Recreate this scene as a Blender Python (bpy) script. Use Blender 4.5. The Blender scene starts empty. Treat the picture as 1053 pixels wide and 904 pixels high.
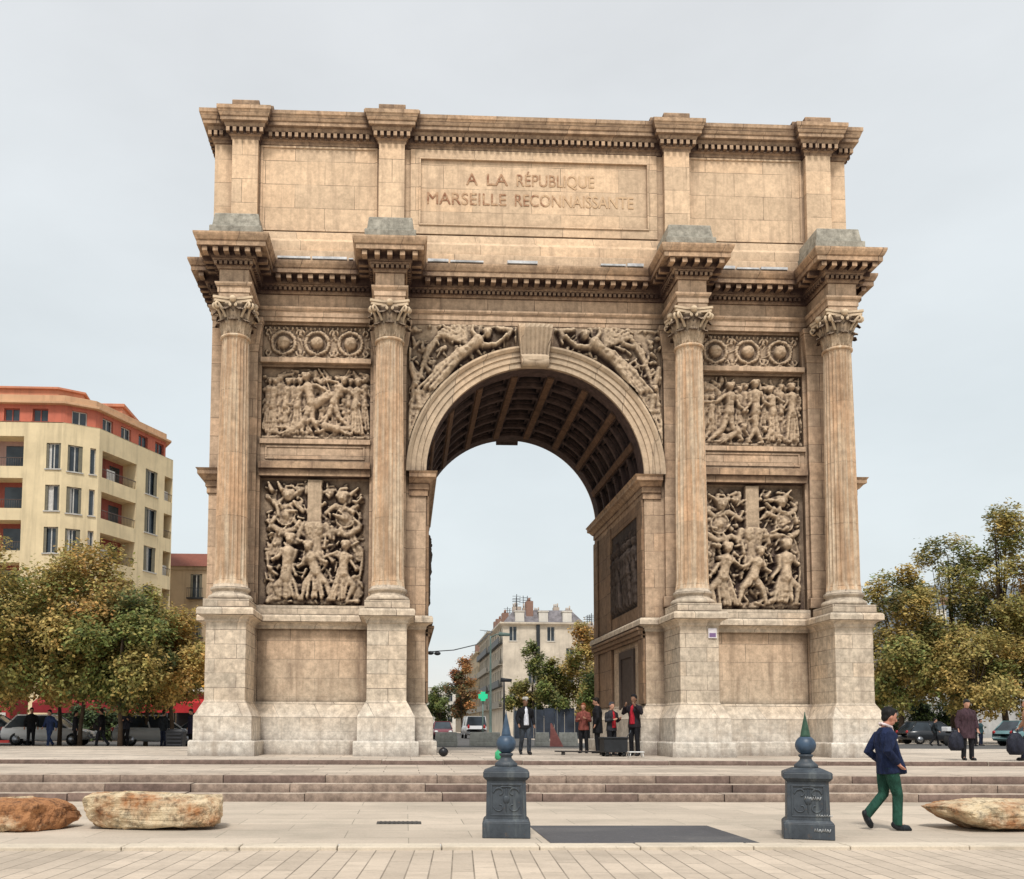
import bpy, math, random
import numpy as np
from mathutils import Vector, Matrix
R = math.radians
PI = math.pi
random.seed(7)
scene = bpy.context.scene
COL = scene.collection

# ------------------------------------------------------------------ helpers
def link(o):
    COL.objects.link(o)
    return o

def tag(o, label=None, cat=None, group=None, kind=None):
    if label: o['label'] = label
    if cat: o['category'] = cat
    if group: o['group'] = group
    if kind: o['kind'] = kind
    return o

def empty(name, loc=(0, 0, 0), rz=0.0):
    o = bpy.data.objects.new(name, None)
    o.location = loc
    o.rotation_euler = (0, 0, rz)
    o.empty_display_size = 0.2
    return link(o)

def copy_tree(o, parent=None):
    c = o.copy()
    link(c)
    c.parent = parent
    for ch in list(o.children):
        copy_tree(ch, c)
    return c

class MB:
    """collects shapes and links them as one mesh object"""
    def __init__(s):
        s.v, s.f, s.m, s.sm = [], [], [], []
    def add(s, vs, fs, mi=0, smooth=False):
        n = len(s.v)
        s.v.extend([tuple(p) for p in vs])
        for f in fs:
            s.f.append([i + n for i in f])
            s.m.append(mi)
            s.sm.append(smooth)
    def box(s, x0, x1, y0, y1, z0, z1, mi=0, rot=None, at=None):
        vs = [(x0, y0, z0), (x1, y0, z0), (x1, y1, z0), (x0, y1, z0), (x0, y0, z1), (x1, y0, z1), (x1, y1, z1), (x0, y1, z1)]
        if rot is not None:
            M = Matrix.Rotation(rot, 3, 'Z')
            vs = [tuple(M @ Vector(p)) for p in vs]
        if at is not None:
            vs = [(p[0] + at[0], p[1] + at[1], p[2] + at[2]) for p in vs]
        s.add(vs, [(0, 3, 2, 1), (4, 5, 6, 7), (0, 1, 5, 4), (1, 2, 6, 5), (2, 3, 7, 6), (3, 0, 4, 7)], mi)
    def frustum(s, b, t, z0, z1, mi=0):
        """b, t = (x0,x1,y0,y1) at bottom and top"""
        vs = [(b[0], b[2], z0), (b[1], b[2], z0), (b[1], b[3], z0), (b[0], b[3], z0), (t[0], t[2], z1), (t[1], t[2], z1), (t[1], t[3], z1), (t[0], t[3], z1)]
        s.add(vs, [(0, 3, 2, 1), (4, 5, 6, 7), (0, 1, 5, 4), (1, 2, 6, 5), (2, 3, 7, 6), (3, 0, 4, 7)], mi)
    def prism(s, poly, z0, z1, mi=0):
        n = len(poly)
        vs = [(p[0], p[1], z0) for p in poly] + [(p[0], p[1], z1) for p in poly]
        fs = [tuple(range(n - 1, -1, -1)), tuple(range(n, 2 * n))]
        fs += [(i, (i + 1) % n, (i + 1) % n + n, i + n) for i in range(n)]
        s.add(vs, fs, mi)
    def lathe(s, prof, c=(0, 0, 0), n=24, mi=0, smooth=True, caps=True):
        vs, fs = [], []
        for r, z in prof:
            for k in range(n):
                a = 2 * PI * k / n
                vs.append((c[0] + r * math.cos(a), c[1] + r * math.sin(a), c[2] + z))
        for i in range(len(prof) - 1):
            for k in range(n):
                a, b = i * n + k, i * n + (k + 1) % n
                fs.append((a, b, b + n, a + n))
        if caps:
            fs.append(tuple(range(n - 1, -1, -1)))
            fs.append(tuple(range((len(prof) - 1) * n, len(prof) * n)))
        s.add(vs, fs, mi, smooth)
    def tube(s, pts, rad, n=10, mi=0, smooth=True, flat=None):
        """closed tube through pts; rad = number or list of r or (ra, rb)"""
        pts = [Vector(p) for p in pts]
        if not isinstance(rad, (list, tuple)): rad = [rad] * len(pts)
        vs, fs = [], []
        ref = None
        for i, p in enumerate(pts):
            d = (pts[min(i + 1, len(pts) - 1)] - pts[max(i - 1, 0)])
            if d.length < 1e-9: d = Vector((0, 0, 1))
            d.normalize()
            if ref is None:
                ref = Vector((1, 0, 0)) if abs(d.x) < 0.8 else Vector((0, 1, 0))
            u = (ref - d * ref.dot(d)).normalized()
            w = d.cross(u)
            ref = u
            r = rad[i]
            ra, rb = r if isinstance(r, (list, tuple)) else (r, r)
            for k in range(n):
                a = 2 * PI * k / n
                vs.append(tuple(p + u * ra * math.cos(a) + w * rb * math.sin(a)))
        for i in range(len(pts) - 1):
            for k in range(n):
                a, b = i * n + k, i * n + (k + 1) % n
                fs.append((a, b, b + n, a + n))
        fs.append(tuple(range(n - 1, -1, -1)))
        fs.append(tuple(range((len(pts) - 1) * n, len(pts) * n)))
        s.add(vs, fs, mi, smooth)
    def ellipsoid(s, c, r, n=16, m=10, mi=0, rot=None):
        vs, fs = [], []
        for i in range(m + 1):
            t = PI * i / m
            for k in range(n):
                a = 2 * PI * k / n
                p = Vector((r[0] * math.sin(t) * math.cos(a), r[1] * math.sin(t) * math.sin(a), -r[2] * math.cos(t)))
                if rot is not None: p = rot @ p
                vs.append((c[0] + p.x, c[1] + p.y, c[2] + p.z))
        for i in range(m):
            for k in range(n):
                a, b = i * n + k, i * n + (k + 1) % n
                fs.append((a, b, b + n, a + n))
        s.add(vs, fs, mi, True)
    def moulding(s, path, prof, closed=True, mi=0, smooth=False):
        """sweep prof [(outward offset, z)...] along plan path (CCW: outward is right of travel), mitred"""
        n = len(path)
        P = [Vector((p[0], p[1])) for p in path]
        def nor(a, b):
            d = (b - a).normalized()
            return Vector((d.y, -d.x))
        mit = []
        for i in range(n):
            if closed or 0 < i < n - 1:
                n1 = nor(P[i - 1], P[i]); n2 = nor(P[i], P[(i + 1) % n])
                k = 1 + n1.dot(n2)
                mit.append((n1 + n2) / max(k, 0.2))
            elif i == 0: mit.append(nor(P[0], P[1]))
            else: mit.append(nor(P[-2], P[-1]))
        m = len(prof)
        vs, fs = [], []
        for i in range(n):
            for o, z in prof:
                q = P[i] + mit[i] * o
                vs.append((q.x, q.y, z))
        for i in range(n if closed else n - 1):
            j = (i + 1) % n
            for k in range(m - 1):
                fs.append((i * m + k, j * m + k, j * m + k + 1, i * m + k + 1))
        if not closed:
            fs.append(tuple(range(m - 1, -1, -1)))
            fs.append(tuple(range((n - 1) * m, n * m)))
        s.add(vs, fs, mi, smooth)
    def blocks(s, path, o0, o1, z0, z1, wid, pitch, closed=True, mi=0, inset=0.0):
        """a row of small blocks along a plan path (dentils, modillions)"""
        n = len(path)
        for i in range(n if closed else n - 1):
            a = Vector(path[i]); b = Vector(path[(i + 1) % n])
            L = (b - a).length
            d = (b - a).normalized(); nn = Vector((d.y, -d.x))
            e0, e1 = inset, inset
            if n > 2:
                pd = (a - Vector(path[i - 1])).normalized(); nd = (Vector(path[(i + 2) % n]) - b).normalized()
                front = abs(nn.y) > .9
                c0, c1 = pd.x * d.y - pd.y * d.x, d.x * nd.y - d.y * nd.x
                e0 = -(o1 - .02) if (c0 > .1 and front) else (o1 + .03 if c0 < -.1 else .04)
                e1 = -(o1 - .02) if (c1 > .1 and front) else (o1 + .03 if c1 < -.1 else .04)
            L2 = L - e0 - e1
            if L2 < wid: continue
            cnt = max(1, int(round(L2 / pitch)))
            for k in range(cnt):
                t = e0 + (k + 0.5) * L2 / cnt
                c = a + d * t
                p = [c - d * wid / 2 + nn * o0, c + d * wid / 2 + nn * o0, c + d * wid / 2 + nn * o1, c - d * wid / 2 + nn * o1]
                s.prism([(q.x, q.y) for q in (p[3], p[2], p[1], p[0])], z0, z1, mi)
    def mesh(s, name):
        me = bpy.data.meshes.new(name)
        me.from_pydata(s.v, [], s.f)
        me.polygons.foreach_set('material_index', s.m)
        me.polygons.foreach_set('use_smooth', s.sm)
        me.update()
        return me
    def build(s, name, mats, parent=None, bevel=0.0, loc=None):
        me = s.mesh(name)
        for m in (mats if isinstance(mats, (list, tuple)) else [mats]): me.materials.append(m)
        o = bpy.data.objects.new(name, me)
        link(o)
        if parent is not None: o.parent = parent
        if loc is not None: o.location = loc
        if bevel:
            b = o.modifiers.new('bevel', 'BEVEL')
            b.width = bevel; b.segments = 2; b.limit_method = 'ANGLE'; b.angle_limit = R(40)
        return o

# ------------------------------------------------------------------ materials
def new_mat(name):
    m = bpy.data.materials.new(name)
    m.use_nodes = True
    nt = m.node_tree
    return m, nt, nt.nodes['Principled BSDF']

def N(nt, t, **kw):
    n = nt.nodes.new(t)
    for k, v in kw.items():
        if k.startswith('i_'):
            key = k[2:]
            n.inputs[int(key) if key.isdigit() else key.replace('_', ' ')].default_value = v
        else: setattr(n, k, v)
    return n

def noise(nt, vec, scale, detail=5, rough=0.6):
    n = N(nt, 'ShaderNodeTexNoise')
    n.inputs['Scale'].default_value = scale
    n.inputs['Detail'].default_value = detail
    n.inputs['Roughness'].default_value = rough
    if vec is not None: nt.links.new(vec, n.inputs['Vector'])
    return n.outputs['Fac']

def ramp(nt, fac, stops):
    r = N(nt, 'ShaderNodeValToRGB')
    e = r.color_ramp.elements
    while len(e) < len(stops): e.new(0.5)
    for el, (p, c) in zip(e, stops):
        el.position = p
        el.color = (c, c, c, 1) if not isinstance(c, (tuple, list)) else (c[0], c[1], c[2], 1)
    nt.links.new(fac, r.inputs['Fac'])
    return r.outputs['Color']

def mix(nt, fac, a, b, mode='MIX'):
    m = N(nt, 'ShaderNodeMix')
    m.data_type = 'RGBA'; m.blend_type = mode
    for sock, val in ((m.inputs[0], fac), (m.inputs[6], a), (m.inputs[7], b)):
        if isinstance(val, (int, float)): sock.default_value = val
        elif isinstance(val, (tuple, list)): sock.default_value = (val[0], val[1], val[2], 1)
        else: nt.links.new(val, sock)
    return m.outputs[2]

def mathn(nt, op, a, b=None, clamp=False):
    m = N(nt, 'ShaderNodeMath'); m.operation = op; m.use_clamp = clamp
    for i, v in enumerate((a, b)):
        if v is None: continue
        if isinstance(v, (int, float)): m.inputs[i].default_value = v
        else: nt.links.new(v, m.inputs[i])
    return m.outputs[0]

def mapping(nt, vec, scale=(1, 1, 1), rot=(0, 0, 0), loc=(0, 0, 0)):
    m = N(nt, 'ShaderNodeMapping')
    m.inputs['Scale'].default_value = scale; m.inputs['Rotation'].default_value = rot; m.inputs['Location'].default_value = loc
    nt.links.new(vec, m.inputs['Vector'])
    return m.outputs[0]

def bump(nt, bsdf, h, strength=0.3, dist=0.02):
    b = N(nt, 'ShaderNodeBump')
    b.inputs['Strength'].default_value = strength; b.inputs['Distance'].default_value = dist
    nt.links.new(h, b.inputs['Height']); nt.links.new(b.outputs[0], bsdf.inputs['Normal'])

def stone(name, base, dark, course=0.62, width=1.5, grime_shade=0.75, streak=0.5, mottled=0.5, joints=True, ao=0.45, low=None, bumpy=0.35, lim=0.86, pale=None, tonev=0.38, point=False, jmin=0.12, lo=0.32):
    m, nt, b = new_mat(name)
    tc = N(nt, 'ShaderNodeNewGeometry').outputs['Position']
    sep = N(nt, 'ShaderNodeSeparateXYZ'); nt.links.new(tc, sep.inputs[0])
    col = mix(nt, ramp(nt, noise(nt, tc, 0.55, 6, 0.65), [(0.32, 0), (0.68, 1)]), tuple(c * 0.80 for c in base), tuple(min(c * 1.10, 0.85) for c in base))
    hgt = noise(nt, tc, 9, 6, 0.7)
    if joints:
        cb = N(nt, 'ShaderNodeCombineXYZ')
        nt.links.new(mathn(nt, 'ADD', sep.outputs[0], sep.outputs[1]), cb.inputs[0]); nt.links.new(sep.outputs[2], cb.inputs[1])
        wob = N(nt, 'ShaderNodeVectorMath'); wob.operation = 'ADD'
        nt.links.new(cb.outputs[0], wob.inputs[0])
        nz = N(nt, 'ShaderNodeTexNoise', i_Scale=2.0); nt.links.new(tc, nz.inputs['Vector'])
        sc = N(nt, 'ShaderNodeVectorMath'); sc.operation = 'SCALE'; sc.inputs['Scale'].default_value = 0.02
        nt.links.new(nz.outputs['Color'], sc.inputs[0]); nt.links.new(sc.outputs[0], wob.inputs[1])
        br = N(nt, 'ShaderNodeTexBrick')
        br.inputs['Scale'].default_value = 1.0
        br.inputs['Brick Width'].default_value = width; br.inputs['Row Height'].default_value = course
        br.inputs['Mortar Size'].default_value = 0.011; br.inputs['Mortar Smooth'].default_value = 0.4
        br.inputs['Color1'].default_value = (0.25, 0.25, 0.25, 1); br.inputs['Color2'].default_value = (0.95, 0.95, 0.95, 1)
        br.inputs['Mortar'].default_value = (0.5, 0.5, 0.5, 1)
        nt.links.new(wob.outputs[0], br.inputs['Vector'])
        tone = mathn(nt, 'ADD', mathn(nt, 'MULTIPLY', br.outputs['Color'], tonev), 1.04 - tonev * .6)
        col = mix(nt, 1.0, col, tone, 'MULTIPLY')
        warm = ramp(nt, br.outputs['Color'], [(0.55, 0), (0.95, 1)])
        col = mix(nt, mathn(nt, 'MULTIPLY', warm, 0.22), col, (base[0] * 0.95, base[1] * 0.74, base[2] * 0.55))
        jm = mathn(nt, 'MULTIPLY', br.outputs['Fac'], ramp(nt, noise(nt, tc, 0.9, 3), [(0.36, jmin), (0.60, 0.9)]))
        col = mix(nt, jm, col, dark)
        hgt = mathn(nt, 'SUBTRACT', hgt, mathn(nt, 'MULTIPLY', jm, 1.2))
    if pale:
        pf = ramp(nt, noise(nt, mapping(nt, tc, (5.0, 5.0, 0.22)), 1.3, 5, 0.65), [(0.44, 0), (0.60, 0.9)])
        col = mix(nt, pf, col, pale)
    if low:
        f = N(nt, 'ShaderNodeMapRange'); f.inputs['From Min'].default_value = low[1]; f.inputs['From Max'].default_value = low[2]
        f.inputs['To Min'].default_value = 1; f.inputs['To Max'].default_value = 0
        nt.links.new(mathn(nt, 'ADD', sep.outputs[2], mathn(nt, 'MULTIPLY', noise(nt, tc, 1.5, 4), 0.5)), f.inputs['Value'])
        col = mix(nt, f.outputs[0], col, low[0])
    fine = ramp(nt, noise(nt, tc, 5.5, 8, 0.75), [(0.36, 1 - mottled * 0.55), (0.62, 1.06)])
    col = mix(nt, 1.0, col, fine, 'MULTIPLY')
    st = noise(nt, mapping(nt, tc, (2.6, 2.6, 0.16)), 1.6, 6, 0.7)
    sf = mathn(nt, 'MULTIPLY', ramp(nt, st, [(0.50, 0), (0.70, 1)]), streak)
    col = mix(nt, sf, col, tuple((a * 0.35 + d * 0.65) for a, d in zip(base, dark)))
    blot = mathn(nt, 'MULTIPLY', ramp(nt, noise(nt, tc, 1.3, 7, 0.75), [(0.54, 0), (0.72, 1)]), 0.45 * mottled * 2)
    col = mix(nt, blot, col, tuple((a * 0.5 + d * 0.5) for a, d in zip(base, dark)))
    if grime_shade > 0:      # soot and painted shade: occlusion darkens the colour of sheltered corners
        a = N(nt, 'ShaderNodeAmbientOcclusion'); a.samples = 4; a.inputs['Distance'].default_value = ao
        g = ramp(nt, mathn(nt, 'ADD', a.outputs['AO'], mathn(nt, 'MULTIPLY', mathn(nt, 'SUBTRACT', noise(nt, tc, 3.5, 5), 0.5), 0.5)), [(lo, grime_shade), (lim, 0)])
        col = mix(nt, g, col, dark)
    crust = mathn(nt, 'MULTIPLY', ramp(nt, noise(nt, mapping(nt, tc, (0.9, 0.9, 0.35)), 1.1, 8, 0.78), [(0.54, 0), (0.66, 1)]), 0.55 * streak)
    col = mix(nt, crust, col, tuple(a * .18 + d * .82 for a, d in zip(base, dark)))
    if point:          # soot and shade painted into carved hollows, edges rubbed pale and brightened
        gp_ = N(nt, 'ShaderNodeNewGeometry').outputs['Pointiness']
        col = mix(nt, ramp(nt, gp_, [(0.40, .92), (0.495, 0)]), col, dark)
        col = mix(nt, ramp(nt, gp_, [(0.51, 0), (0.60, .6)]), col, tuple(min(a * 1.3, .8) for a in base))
    nt.links.new(col, b.inputs['Base Color'])
    b.inputs['Roughness'].default_value = 0.92
    b.inputs['Specular IOR Level'].default_value = 0.2
    bump(nt, b, hgt, bumpy, 0.03)
    return m

def simple(name, col, rough=0.6, metal=0.0, var=0.25, scale=6, spec=0.4, bmp=0.0):
    m, nt, b = new_mat(name)
    tc = N(nt, 'ShaderNodeTexCoord').outputs['Object']
    f = ramp(nt, noise(nt, tc, scale, 6, 0.65), [(0.3, 1 - var), (0.7, 1 + var * 0.5)])
    c = mix(nt, 1.0, col, f, 'MULTIPLY')
    nt.links.new(c, b.inputs['Base Color'])
    b.inputs['Roughness'].default_value = rough; b.inputs['Metallic'].default_value = metal
    b.inputs['Specular IOR Level'].default_value = spec
    if bmp: bump(nt, b, noise(nt, tc, scale * 3, 5), bmp, 0.01)
    return m

def glass_mat(name, col=(0.03, 0.04, 0.05), rough=0.08):
    m, nt, b = new_mat(name)
    tc = N(nt, 'ShaderNodeTexCoord').outputs['Object']
    f = ramp(nt, noise(nt, tc, 0.7, 2), [(0.35, 0.5), (0.65, 1.6)])
    nt.links.new(mix(nt, 1.0, col, f, 'MULTIPLY'), b.inputs['Base Color'])
    b.inputs['Roughness'].default_value = rough
    return m

WARM = (0.69, 0.505, 0.35)
SOOT_SHADE = (0.07, 0.046, 0.034)  # dark tone for joints, dirt streaks and the painted shade
M = {}
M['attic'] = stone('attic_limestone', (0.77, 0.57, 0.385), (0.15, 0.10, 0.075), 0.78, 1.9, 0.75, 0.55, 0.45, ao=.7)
M['wall'] = stone('wall_limestone', WARM, SOOT_SHADE, 0.58, 1.5, 0.85, 0.70, 0.65, ao=0.8, lo=.34, lim=.88, low=((0.64, 0.53, 0.40), 1.7, 5.0))
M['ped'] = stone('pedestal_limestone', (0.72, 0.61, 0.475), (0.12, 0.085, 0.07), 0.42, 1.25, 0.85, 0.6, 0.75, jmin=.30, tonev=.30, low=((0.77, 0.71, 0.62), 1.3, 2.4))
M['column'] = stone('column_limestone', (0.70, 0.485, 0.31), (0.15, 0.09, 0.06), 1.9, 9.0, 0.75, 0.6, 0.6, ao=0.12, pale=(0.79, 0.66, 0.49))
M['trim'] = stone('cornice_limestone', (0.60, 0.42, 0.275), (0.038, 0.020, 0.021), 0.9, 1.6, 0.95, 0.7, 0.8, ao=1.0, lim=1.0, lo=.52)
M['carved'] = stone('carved_limestone', (0.64, 0.49, 0.34), (0.036, 0.020, 0.020), joints=False, grime_shade=0.97, streak=0.40, mottled=0.7, ao=0.5, bumpy=0.6, lim=.95, lo=.34, point=True)
M['lowrel'] = stone('low_relief_limestone', (0.64, 0.48, 0.33), (0.06, 0.038, 0.032), joints=False, grime_shade=0.92, streak=0.35, mottled=0.6, ao=0.3, bumpy=0.6, lim=.95, lo=.30, point=True)
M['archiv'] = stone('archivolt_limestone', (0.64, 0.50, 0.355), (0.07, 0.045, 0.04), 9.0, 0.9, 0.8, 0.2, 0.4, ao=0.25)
M['grey'] = stone('lichen_limestone', (0.44, 0.41, 0.34), (0.07, 0.07, 0.055), joints=False, grime_shade=0.7, streak=0.7, mottled=0.9)
M['rib'] = stone('vault_rib_stone', (0.20, 0.115, 0.07), (0.02, 0.016, 0.016), joints=False, grime_shade=0.8, streak=0.4, mottled=0.8)
M['coffer'] = stone('vault_coffer_stone', (0.12, 0.08, 0.07), (0.008, 0.008, 0.012), joints=False, grime_shade=0.97, streak=0.4, mottled=0.9, ao=0.3)
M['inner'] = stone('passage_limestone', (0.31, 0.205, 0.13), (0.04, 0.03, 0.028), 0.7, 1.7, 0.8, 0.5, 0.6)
M['sooty'] = stone('sooty_carving', (0.10, 0.075, 0.062), (0.012, 0.011, 0.014), joints=False, point=True, grime_shade=0.95, streak=0.4, mottled=0.8, ao=0.3)
M['lead'] = simple('lead_flashing', (0.62, 0.63, 0.64), 0.6, 0.0, 0.6, 2)

# inscription: worn paint in the carved letters, almost gone towards the right
def inscription_mat():
    m, nt, b = new_mat('worn_red_letters')
    tc = N(nt, 'ShaderNodeNewGeometry').outputs['Position']
    sep = N(nt, 'ShaderNodeSeparateXYZ'); nt.links.new(tc, sep.inputs[0])
    mr = N(nt, 'ShaderNodeMapRange'); mr.inputs['From Min'].default_value = -0.5; mr.inputs['From Max'].default_value = 3.2
    mr.inputs['To Min'].default_value = 0.0; mr.inputs['To Max'].default_value = 0.32
    nt.links.new(sep.outputs[0], mr.inputs['Value'])
    f = ramp(nt, mathn(nt, 'ADD', noise(nt, tc, 4.5, 5, 0.7), mr.outputs[0]), [(0.42, 0.05), (0.66, 1)])
    c = mix(nt, f, (0.27, 0.115, 0.06), (0.62, 0.43, 0.26))
    nt.links.new(c, b.inputs['Base Color']); b.inputs['Roughness'].default_value = 0.9
    return m
M['letters'] = inscription_mat()

# ------------------------------------------------------------------ camera
yaw, pitch, roll = 0.0395, 0.0712, 0.004
fw = Vector((math.sin(yaw) * math.cos(pitch), math.cos(yaw) * math.cos(pitch), math.sin(pitch)))
r0 = Vector((math.cos(yaw), -math.sin(yaw), 0)); u0 = r0.cross(fw)
r1 = r0 * math.cos(roll) + u0 * math.sin(roll); u1 = -r0 * math.sin(roll) + u0 * math.cos(roll)
cam = bpy.data.cameras.new('camera')
cam.sensor_width = 36; cam.lens = 950 / 1053 * 36
cam.shift_x = (526.5 - 454.6) / 1053; cam.shift_y = (681.1 - 452) / 1053
cam.clip_start = 0.1; cam.clip_end = 6000
co = link(bpy.data.objects.new('camera', cam))
Mx = Matrix((r1, u1, -fw)).transposed().to_4x4()
Mx.translation = Vector((-4.05, -28.5, 1.37))
co.matrix_world = Mx
scene.camera = co

# ------------------------------------------------------------------ light
w = bpy.data.worlds.new('World'); scene.world = w; w.use_nodes = True
nt = w.node_tree; nt.nodes.clear()
out = N(nt, 'ShaderNodeOutputWorld')
sky = N(nt, 'ShaderNodeTexSky'); sky.sky_type = 'NISHITA'; sky.sun_disc = False
SUN_EL, SUN_AZ = R(57), R(190)     # azimuth measured clockwise from +Y
sky.sun_elevation = SUN_EL; sky.sun_rotation = SUN_AZ; sky.air_density = 1.0; sky.dust_density = 3.0
b1 = N(nt, 'ShaderNodeBackground'); b1.inputs['Strength'].default_value = 0.10
nt.links.new(sky.outputs[0], b1.inputs['Color'])
tc = N(nt, 'ShaderNodeTexCoord').outputs['Generated']
sp = N(nt, 'ShaderNodeSeparateXYZ'); nt.links.new(tc, sp.inputs[0])
el = ramp(nt, sp.outputs[2], [(0.0, (0.90, 0.865, 0.80)), (0.10, (0.77, 0.83, 0.84)), (0.30, (0.735, 0.80, 0.825)), (0.62, (0.80, 0.825, 0.845)), (1.0, (0.80, 0.82, 0.84))])
cl = ramp(nt, noise(nt, mapping(nt, tc, (1.0, 1.0, 2.4)), 1.7, 6, 0.55), [(0.32, 0.90), (0.68, 1.06)])
b2 = N(nt, 'ShaderNodeBackground'); b2.inputs['Strength'].default_value = 1.06
nt.links.new(mix(nt, 1.0, el, cl, 'MULTIPLY'), b2.inputs['Color'])
ms = N(nt, 'ShaderNodeMixShader'); ms.inputs[0].default_value = 0.9
nt.links.new(b1.outputs[0], ms.inputs[1]); nt.links.new(b2.outputs[0], ms.inputs[2]); nt.links.new(ms.outputs[0], out.inputs[0])
sun = bpy.data.lights.new('sun', 'SUN'); sun.energy = 2.95; sun.angle = R(10); sun.color = (1.0, 0.955, 0.90)
so = link(bpy.data.objects.new('sun', sun))
sd = Vector((math.sin(SUN_AZ) * math.cos(SUN_EL), math.cos(SUN_AZ) * math.cos(SUN_EL), math.sin(SUN_EL)))
so.rotation_euler = sd.to_track_quat('Z', 'Y').to_euler()
scene.view_settings.view_transform = 'Standard'; scene.view_settings.look = 'None'; scene.view_settings.exposure = 0

# ------------------------------------------------------------------ ground
ZT, ZP = 0.45, 0.56          # terrace, platform under the arch
def paving(name, base, dark, bw, rh, mort, rot=0.0, joint=0.8, stain=0.5, tone=0.2):
    m, nt, b = new_mat(name)
    tc = N(nt, 'ShaderNodeNewGeometry').outputs['Position']
    br = N(nt, 'ShaderNodeTexBrick')
    br.inputs['Scale'].default_value = 1; br.inputs['Brick Width'].default_value = bw; br.inputs['Row Height'].default_value = rh
    br.inputs['Mortar Size'].default_value = mort; br.inputs['Mortar Smooth'].default_value = 0.3
    br.inputs['Color1'].default_value = (0.2, 0.2, 0.2, 1); br.inputs['Color2'].default_value = (1, 1, 1, 1)
    nt.links.new(mapping(nt, tc, (1, 1, 1), (0, 0, rot)), br.inputs['Vector'])
    col = mix(nt, ramp(nt, noise(nt, tc, 0.35, 6, 0.65), [(0.3, 0), (0.7, 1)]), tuple(c * 0.86 for c in base), tuple(min(c * 1.1, 0.9) for c in base))
    col = mix(nt, 1.0, col, mathn(nt, 'ADD', mathn(nt, 'MULTIPLY', br.outputs['Color'], tone), 1 - tone * 0.6), 'MULTIPLY')
    jf = mathn(nt, 'MULTIPLY', br.outputs['Fac'], ramp(nt, noise(nt, tc, 1.1, 5, 0.7), [(0.35, joint * 0.35), (0.62, joint)]))
    col = mix(nt, jf, col, dark)
    s1 = mathn(nt, 'MULTIPLY', ramp(nt, noise(nt, mapping(nt, tc, (0.5, 1, 1)), 0.9, 8, 0.75), [(0.47, 0), (0.63, 1)]), stain)
    col = mix(nt, s1, col, tuple(a * 0.45 + d * 0.55 for a, d in zip(base, dark)))
    sp = mathn(nt, 'MULTIPLY', ramp(nt, noise(nt, tc, 7, 4, 0.8), [(0.60, 0), (0.68, 1)]), stain * 0.8)
    col = mix(nt, sp, col, dark)
    grit = ramp(nt, noise(nt, tc, 28, 4, 0.7), [(0.3, 0.88), (0.7, 1.06)])
    col = mix(nt, 1.0, col, grit, 'MULTIPLY')
    nt.links.new(col, b.inputs['Base Color']); b.inputs['Roughness'].default_value = 0.85
    b.inputs['Specular IOR Level'].default_value = 0.25
    bump(nt, b, mathn(nt, 'SUBTRACT', noise(nt, tc, 14, 5), jf), 0.3, 0.01)
    return m
M['pave_front'] = paving('pale_paver_strips', (0.54, 0.45, 0.355), (0.09, 0.075, 0.055), 1.3, 0.22, 0.009, PI / 2 + 0.06, 0.75, 0.40, 0.30)
M['pave'] = paving('plaza_slabs', (0.53, 0.45, 0.36), (0.09, 0.10, 0.075), 1.6, 0.8, 0.007, 0, 0.65, 0.42, 0.22)
M['terr'] = paving('terrace_slabs', (0.55, 0.465, 0.375), (0.075, 0.06, 0.05), 1.5, 0.6, 0.012, 0, 0.9, 0.7, 0.3)
M['plat'] = paving('platform_slabs', (0.58, 0.50, 0.41), (0.06, 0.05, 0.045), 1.3, 0.7, 0.014, 0, 0.95, 0.8, 0.35)
M['ground'] = paving('ground_slabs', (0.50, 0.44, 0.36), (0.12, 0.10, 0.08), 2.0, 1.0, 0.01, 0, 0.5, 0.6, 0.2)

def sheet(name, x0, x1, y0, y1, z, mat):
    mb = MB(); mb.add([(x0, y0, z), (x1, y0, z), (x1, y1, z), (x0, y1, z)], [(0, 1, 2, 3)])
    o = mb.build(name, mat); tag(o, kind='structure'); return o
sheet('pavement', -300, 300, -80, -17.75, -0.032, M['pave_front'])
mb = MB()
x = -60.0
while x < 60:
    L = random.uniform(1.1, 1.7); mb.box(x, x + L - 0.012, -17.75, -17.42, -0.3, 0.012 + random.uniform(-0.004, 0.004)); x += L
o = mb.build('kerb', paving('kerb_stone', (0.60, 0.52, 0.41), (0.10, 0.08, 0.06), 9, 9, 0.0, 0, 0.0, 0.5), bevel=0.015); tag(o, kind='structure')
sheet('plaza', -300, 300, -17.43, -11.0, 0.0, M['pave'])
sheet('ground', -3500, 3500, -9.6, 5000, ZT - 0.004, M['terr'])
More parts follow.
